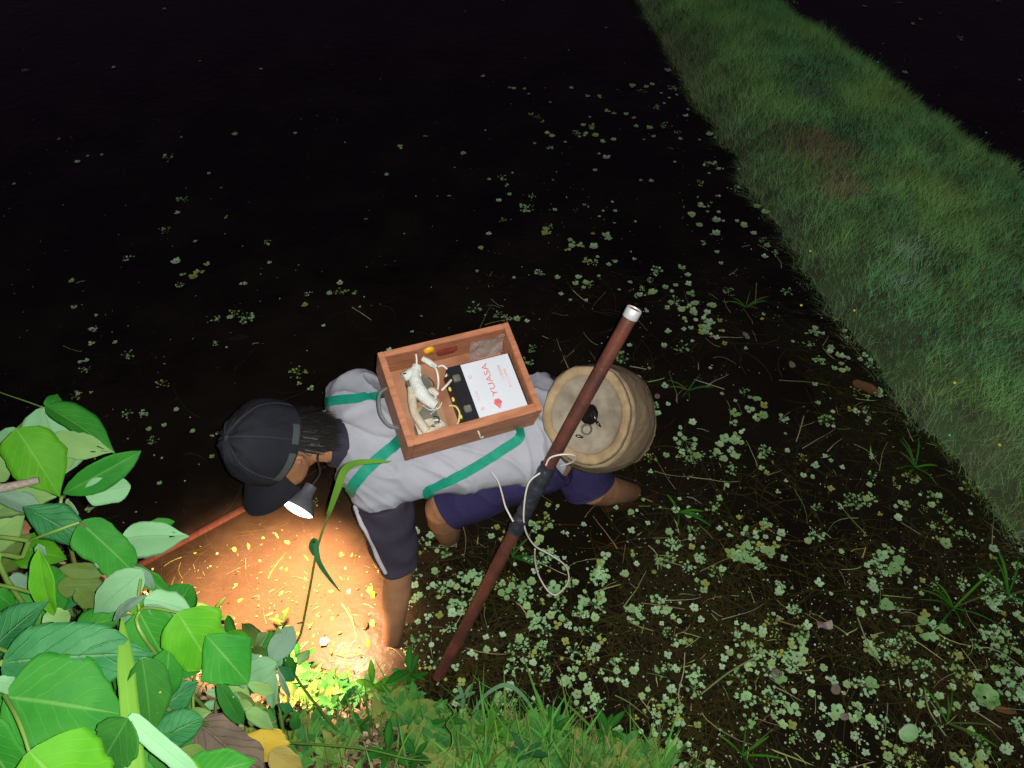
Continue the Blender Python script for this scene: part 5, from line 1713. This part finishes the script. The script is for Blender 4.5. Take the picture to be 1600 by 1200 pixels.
for (a, b, hw, m, dt, lb2) in [((30, 838), (42, 812), 12, 'leaf_brown', .17, 'brown leaf behind the stems at the left edge'), ((45, 880), (62, 850), 14, 'leaf_brown', .18, 'brown dead leaf under the stem fork at left'),
                      ((48, 905), (66, 920), 10, 'leaf_brown', .18, 'orange-brown dead leaf beside the long bright leaf'), ((150, 930), (160, 915), 9, 'leaf_brown', .16, 'small tan dead leaf left of the large mint leaf'),
                      ((150, 1132), (185, 1120), 14, 'leaf_brown', .12, 'brown dead leaf in the gap beside the upright strap leaf')]:
    single_leaf(lb2, 'dead_leaf', a, b, hw, m, 'ovate', dt=dt, wav=.12)

# strap-leaved grass in the foreground
g1 = thing('strap_leaf_grass', 'broad light green strap leaves crossing at the bottom left', 'grass plant', ground_pt(-0.42, 0.12), 'strap-leaved grasses')
mk_leaf(g1, (214, 1235), (190, 965), 14.5, 'leaf_strap', 'strap', dt=-.05, under='leaf_strap', fold=.12, wav=.015, nu=20, nv=6, back=.13)
mk_leaf(g1, (200, 1120), (322, 1222), 14, 'leaf_pale', 'strap', dt=-.02, under='leaf_strap', fold=.2, wav=.015, nu=20, nv=6)
mk_leaf(g1, (230, 1150), (330, 1222), 10, 'leaf_bright', 'strap', dt=.06, under='leaf_strap', fold=.2, wav=.02, nu=18, nv=6)

# bare twig poking in from the left, dry stems under the leaves
tw = tag(obj('bare_twig', tube_mesh('bare_twig', [D(-40, 768, 1.30), D(0, 763, 1.32), D(35, 756, 1.335), D(61, 750, 1.345)], [.0085, .0075, .0065], 10, 5), M['twig']), 'pale bare twig poking in from the left edge between the leaves', 'twig')

gs = thing('tall_grass_stem', 'tall thin grass stem bending across the lit water towards the shoulder', 'grass stem', ground_pt(-0.30, 0.55))
def gd(px, py, t): return D(px, py, t)
gpts = [ground_pt(-0.46, 0.62), gd(455, 1045, 1.95), gd(470, 990, 1.90), gd(484, 920, 1.84), gd(497, 852, 1.78), gd(515, 800, 1.73)]
stem(gs, gpts, [.0035, .0026])
def blade_path(name, pts, wmax, m, parent):
    path = smooth_path(pts, 6)
    bm = bmesh.new(); uvl = bm.loops.layers.uv.new('UVMap'); rows = []; U = {}
    for k, p in enumerate(path):
        u = k / (len(path) - 1)
        t = (path[min(k + 1, len(path) - 1)] - path[max(k - 1, 0)]).normalized()
        s = t.cross(EYE - p).normalized() * wmax * max(.06, math.sin(math.pi * (0.12 + .86 * u)) ** .8)
        nn = s.cross(t).normalized()
        r = [bm.verts.new(p - s + nn * .15 * s.length), bm.verts.new(p - nn * .2 * s.length), bm.verts.new(p + s + nn * .15 * s.length)]
        for q, v in enumerate(r): U[v] = (u, q / 2)
        rows.append(r)
    for a, b in zip(rows, rows[1:]):
        for q in range(2):
            f = bm.faces.new((a[q], a[q + 1], b[q + 1], b[q])); f.smooth = True
            for l in f.loops: l[uvl].uv = U[l.vert]
    me = bpy.data.meshes.new(name); bm.to_mesh(me); bm.free()
    return put(obj(name, me, M[m]), parent)
blade_path('blade', [gd(513, 805, 1.74), gd(527, 765, 1.70), gd(540, 733, 1.68), gd(565, 722, 1.66), gd(612, 721, 1.65)], .0085, 'leaf_strap', gs)
blade_path('blade', [gd(494, 870, 1.79), gd(486, 856, 1.775), gd(492, 845, 1.77), gd(497, 875, 1.77), gd(512, 900, 1.78), gd(532, 925, 1.79)], .0065, 'leaf_dark', gs)

# ------------------------------------------------------------------ small weeds along the foot of the bank
def weed(label, px, py, h, nleaf, llen, m, spread=0.9, serr=.08, up=0.55, wpx=.28):
    base = P(px, py, 0)
    for _ in range(4):
        base = P(px, py, bank_h(base.x, base.y) if base.y < toe(base.x) else -0.02)
    t = thing('bank_weed', label, 'weed', base, 'weeds along the foot of the bank')
    top = base + Vector((random.uniform(-.02, .02), random.uniform(-.01, .02), h))
    stem(t, [base - Vector((0, 0, .02)), base.lerp(top, .5) + Vector((.005, 0, 0)), top], [.0026, .0016])
    for k in range(nleaf):
        f = 0.35 + 0.65 * k / max(1, nleaf - 1)
        a = k * 2.4 + random.uniform(-.4, .4)
        d = Vector((math.cos(a), math.sin(a), up * random.uniform(.6, 1.4))).normalized()
        b = base.lerp(top, f)
        L_ = llen * random.uniform(.75, 1.15) * (1 - .25 * (1 - f))
        n = Vector((-d.x * .5, -d.y * .5, 1))
        me = leaf_mesh('leaf', b, b + d * L_ * spread, L_ * wpx * .5, n, 'lance', fold=.25, droop=.05, curl=.12, wav=serr, nu=8, nv=4, thick=.0003)
        put(obj('leaf', me, [M[m], M['leaf_pale']]), t)
    return t
for args in [
    ('broad-leaved green weed with an upright blade, between the forearm and the pole foot', 640, 1075, .10, 8, .105, 'leaf_green'),
    ('leafy weed touching the lit water beside the forearm', 598, 1090, .09, 7, .085, 'leaf_bright'),
    ('small weed with toothed leaves standing in the lit shallows', 485, 1045, .09, 7, .07, 'leaf_green'),
    ('thin yellow-green weed left of the toothed one in the lit shallows', 440, 985, .07, 5, .06, 'leaf_olive'),
    ('forked olive seedling at the left of the lit shallows', 345, 975, .08, 5, .08, 'leaf_olive'),
    ('tiny round-leaved seedling on the lit bank', 520, 1060, .06, 6, .045, 'leaf_olive'),
    ('upright lance-leaved weed near the bottom centre', 700, 1140, .12, 6, .08, 'leaf_green'),
    ('feathery green weed at the bottom between runner and water', 765, 1160, .10, 9, .08, 'leaf_bright'),
    ('pale drooping weed right of the pole foot', 720, 1095, .08, 5, .06, 'leaf_pale'),
    ('deep-cut leafy weed at the bottom right of centre', 868, 1150, .10, 9, .085, 'leaf_green'),
    ('dark green weed with narrow leaves farther right at the water edge', 945, 1160, .11, 9, .085, 'leaf_green'),
    ('small green weed at the bottom edge under the runner', 600, 1190, .08, 7, .08, 'leaf_green'),
    ('round-leaved seedling above the runner', 565, 1140, .06, 6, .055, 'leaf_green'),
    ('yellow-green seedling on the warm-lit bank', 500, 1105, .06, 6, .055, 'leaf_olive'),
    ('low green weed at the bottom edge left of centre', 655, 1185, .07, 7, .08, 'leaf_green'),
    ('narrow-leaved weed at the bottom edge right of the grass', 820, 1190, .09, 8, .08, 'leaf_dark'),
]:
    weed(*args)
# arched dry blade and curling shoots among the grass
ab = thing('arched_grass_blade', 'arched pale grass blade at the bottom centre', 'grass blade', ground_pt(0.02, 0.62))
blade_path('blade', [P(738, 1115, .10), P(760, 1085, .15), P(790, 1070, .17), P(815, 1085, .15), P(832, 1110, .10), P(838, 1140, .06)], .006, 'leaf_pale', ab)

# ------------------------------------------------------------------ things adrift
def flat_leaf(label, name, px, py, ln, wd, ang, m, shape='ovate', z=.006, cat='leaf'):
    c = P(px, py, z)
    d = Vector((math.cos(ang), math.sin(ang), 0))
    me = leaf_mesh(name, c - d * ln / 2, c + d * ln / 2, wd / 2, Vector((0, 0, 1)), shape, fold=.1, droop=.04, wav=.09, nu=12, nv=8)
    return tag(obj(name, me, M[m]), label, cat)
flat_leaf('curled brown dead leaf floating near the dike', 'dead_leaf', 1354, 607, .12, .06, -.65, 'leaf_brown', 'round')
flat_leaf('pale pointed leaf scrap adrift above the basket, towards the dike', 'dry_leaf', 1165, 524, .05, .022, 2.0, 'leaf_dry')
flat_leaf('whitish leaf scrap beside floating plants right of the basket', 'dry_leaf', 1237, 569, .04, .026, 1.6, 'leaf_dry')
flat_leaf('small pale scrap touching the edge of the basket', 'dry_leaf', 1027, 619, .026, .022, 1.5, 'leaf_dry', 'round')
flat_leaf('yellow-brown leaf under the surface above the cap', 'dead_leaf', 375, 528, .09, .035, .2, 'leaf_dullyellow', z=-.01)
flat_leaf('orange leaf at the right edge of the water', 'dead_leaf', 1572, 1111, .07, .022, -.25, 'leaf_brown')
flat_leaf('pinkish leaf scrap in the dense floating plants', 'dry_leaf', 1306, 1077, .035, .028, .9, 'leaf_dry', 'round')
flat_leaf('broad green leaf rosette adrift at the lower right', 'water_leaf', 1420, 1145, .07, .045, .6, 'floatleaf2', 'round', cat='leaf')
flat_leaf('tan scrap adrift near the bottom right', 'dry_leaf', 1320, 1120, .03, .022, .3, 'leaf_dry', 'round')
flat_leaf('olive leaf adrift right of the pole', 'water_leaf', 1085, 1063, .035, .014, -.3, 'leaf_olive', cat='leaf')
# big rosette at the right
ro = thing('water_lettuce', 'largest floating rosette near the right edge of the water', 'water plant', P(1538, 1090, 0))
for k in range(7):
    a = k * 2 * math.pi / 7 + .2
    d = Vector((math.cos(a), math.sin(a), .35)).normalized()
    b = P(1538, 1090, .004)
    me = leaf_mesh('leaf', b + d * .006, b + d * .045, .019, Vector((-d.x * .4, -d.y * .4, 1)), 'round', fold=.15, wav=.06, nu=8, nv=6)
    put(obj('leaf', me, M['floatleaf']), ro)
# litter
M['litter'] = mat('litter_white', (0.52, 0.47, 0.44), 0.6, (0.36, 0.22, 0.18), 28, bump=0.3)
c = P(1288, 978, .008)
bm = bmesh.new()
g3 = [[bm.verts.new(c + Vector((-.026 + .052 * i / 6, -.012 + .026 * j / 3 + .003 * math.sin(i * 1.3), .006 * math.sin(i * .9 + j) + .004 + .003 * random.random()))) for j in range(4)] for i in range(7)]
for i in range(6):
    for j in range(3):
        bm.faces.new((g3[i][j], g3[i + 1][j], g3[i + 1][j + 1], g3[i][j + 1]))
bmesh.ops.solidify(bm, geom=bm.faces[:], thickness=.0015)
tag(obj('litter_scrap', to_mesh(bm, 'litter_scrap'), M['litter']), 'crumpled white litter scrap among the floating plants', 'litter')
M['shell'] = mat('shell', (0.16, 0.15, 0.11), 0.4, (0.09, 0.085, 0.06), 60, bump=0.2)
c = P(1212, 1054, .006)
bm = bmesh.new()
pts_, rad_ = [], []
for k in range(40):
    t = k / 39; a = t * 4.2 * math.pi
    rr = .013 * (1 - t) ** 1.1 + .0005
    pts_.append(c + Vector((math.cos(a) * rr * .9, math.sin(a) * rr * .9, .004 + .013 * t)))
    rad_.append(max(.0008, .0085 * (1 - t) ** .9))
limb(bm, pts_, rad_, 10)
tag(obj('snail_shell', to_mesh(bm, 'snail_shell'), M['shell']), 'round grey-brown snail shell among the floating plants', 'snail')
# sticks on the water
M['stick'] = mat('wet_stick', (0.16, 0.09, 0.05), 0.6, (0.24, 0.13, 0.07), 40)
M['stick_pale'] = mat('pale_stem', (0.34, 0.31, 0.22), 0.6, (0.26, 0.24, 0.14), 40)
M['stem_green'] = mat('water_stem', (0.12, 0.20, 0.06), 0.5, (0.2, 0.22, 0.09), 30)
for (lab_, m, r, pts2) in [
    ('thin reddish stick beside the litter scrap', 'stick', .0022, [(1212, 968), (1230, 974), (1252, 980)]),
    ('short dark stick at the left of the dense floating plants', 'stick', .0016, [(1002, 942), (1040, 947), (1070, 952)]),
    ('crooked reddish twig left of the snail shell', 'stick', .0014, [(1054, 992), (1072, 985), (1078, 976)]),
    ('pale upright stem standing left of the snail shell', 'stick_pale', .0018, [(1070, 1020), (1068, 1050), (1060, 1085), (1066, 1105)]),
    ('pale bent stem above the white litter scrap', 'stick_pale', .0016, [(1013, 852), (1026, 866), (1028, 890)]),
    ('long pale straw above the basket towards the dike', 'stick_pale', .0016, [(1085, 593), (1110, 601), (1132, 608)]),
    ('pale straw stem with a plant at its top, right of the basket', 'stick_pale', .0020, [(1256, 650), (1250, 672), (1244, 690)]),
    ('green-brown stalk leaning near the bottom right', 'stem_green', .0024, [(1340, 965), (1358, 1010), (1378, 1040)]),
    ('long olive stalk at the bottom right', 'stem_green', .0024, [(1445, 1075), (1452, 1110), (1478, 1150)]),
    ('olive stalk crossing left of the snail shell', 'stem_green', .0028, [(1095, 1085), (1140, 1050), (1185, 1025)]),
    ('pale straw lying at the right of the dense plants', 'stick_pale', .0018, [(1525, 1112), (1545, 1125), (1565, 1138)]),
    ('thin straw far out on the dark water above the box', 'stick_pale', .0018, [(550, 480), (566, 490), (580, 500)]),
    ('straw on the water right of the box', 'stick_pale', .0018, [(984, 572), (1000, 575), (1010, 577)]),
    ('upright brown shoot by the dike edge', 'stick', .0024, [(1180, 475), (1181, 460), (1182, 442)]),
]:
    tag(obj('stick', tube_mesh('stick', [P(px, py, .006 + .004 * k) for k, (px, py) in enumerate(pts2)], r, 6, 4), M[m]), lab_, 'stick', 'sticks and stalks on the water')
# grass tufts rising from the water
def tuft(label, px, py, n, ln, spread, z=0.0):
    b = P(px, py, z)
    t = thing('grass_tuft', label, 'grass tuft', b, 'grass tufts in the water')
    for k in range(n):
        a = random.uniform(0, 6.28); q = random.uniform(.4, 1) * spread
        L_ = ln * random.uniform(.6, 1.1)
        e = b + Vector((math.cos(a) * q, math.sin(a) * q, .35)).normalized() * L_
        blade_path('blade', [b, b.lerp(e, .5) + Vector((0, 0, L_ * .12)), e], random.uniform(.002, .0042), random.choice(['leaf_green', 'leaf_green', 'leaf_olive', 'leaf_bright']), t)
for a in [('sprawling grass tuft in the water at the right under the dike', 1490, 950, 9, .17, 1.2), ('loose grass tuft at the dike foot, right edge', 1575, 930, 12, .16, 1.0),
          ('thin grass tuft beside the dike above the brown leaf', 1165, 480, 7, .11, 1.1), ('small grass tuft below the basket', 1075, 610, 6, .10, 1.2),
          ('grass tuft in the water right of the pole', 1060, 800, 6, .13, 1.2), ('grass tuft between the sticks at the bottom right', 1480, 1130, 7, .13, 1.0),
          ('small grass tuft near the thigh', 800, 870, 5, .10, 1.2), ('straggly grass tuft by the dike edge, right of the brown leaf', 1430, 730, 8, .12, 1.1), ('grass tuft near the bottom edge of the water', 1160, 1180, 7, .12, 1.0)]:
    tuft(*a)
# glints of light on the dike, put in as small bright-coloured beads
M['glint'] = mat('glint_yellow', (0.75, 0.80, 0.03), 0.3)
M['glint2'] = mat('glint_teal', (0.10, 0.75, 0.65), 0.3)
for k, (px, py, m, lab_) in enumerate([(1143, 173, 'glint', 'yellow glint at the left edge of the dike grass, farthest up'), (1266, 392, 'glint', 'yellow glint on the lower middle of the dike, towards the water'),
        (1252, 477, 'glint', 'yellow glint just off the dike edge, low down'), (1335, 485, 'glint', 'yellow glint in the dike grass right of the edge'),
        (1492, 598, 'glint', 'yellow glint in the dike grass, lower right'), (1562, 695, 'glint', 'yellow glint nearest the right edge of the dike'),
        (1372, 97, 'glint2', 'teal glint at the far edge of the dike'), (1541, 207, 'glint2', 'teal glint on the water beyond the dike'), (1484, 680, 'glint2', 'teal glint at the foot of the dike')]):
    base = P(px, py, .17)
    zz = max(dike_h(base.x, base.y), 0) + .075
    q = P(px, py, zz)
    bm = bmesh.new()
    bmesh.ops.create_icosphere(bm, subdivisions=2, radius=.0062 if m == 'glint' else .005, matrix=Matrix.Translation(q) @ Matrix.Diagonal((1, 1, .8, 1)))
    tag(obj('glint_bead', to_mesh(bm, 'glint_bead'), M[m]), lab_, 'glint', 'glints on the dike')
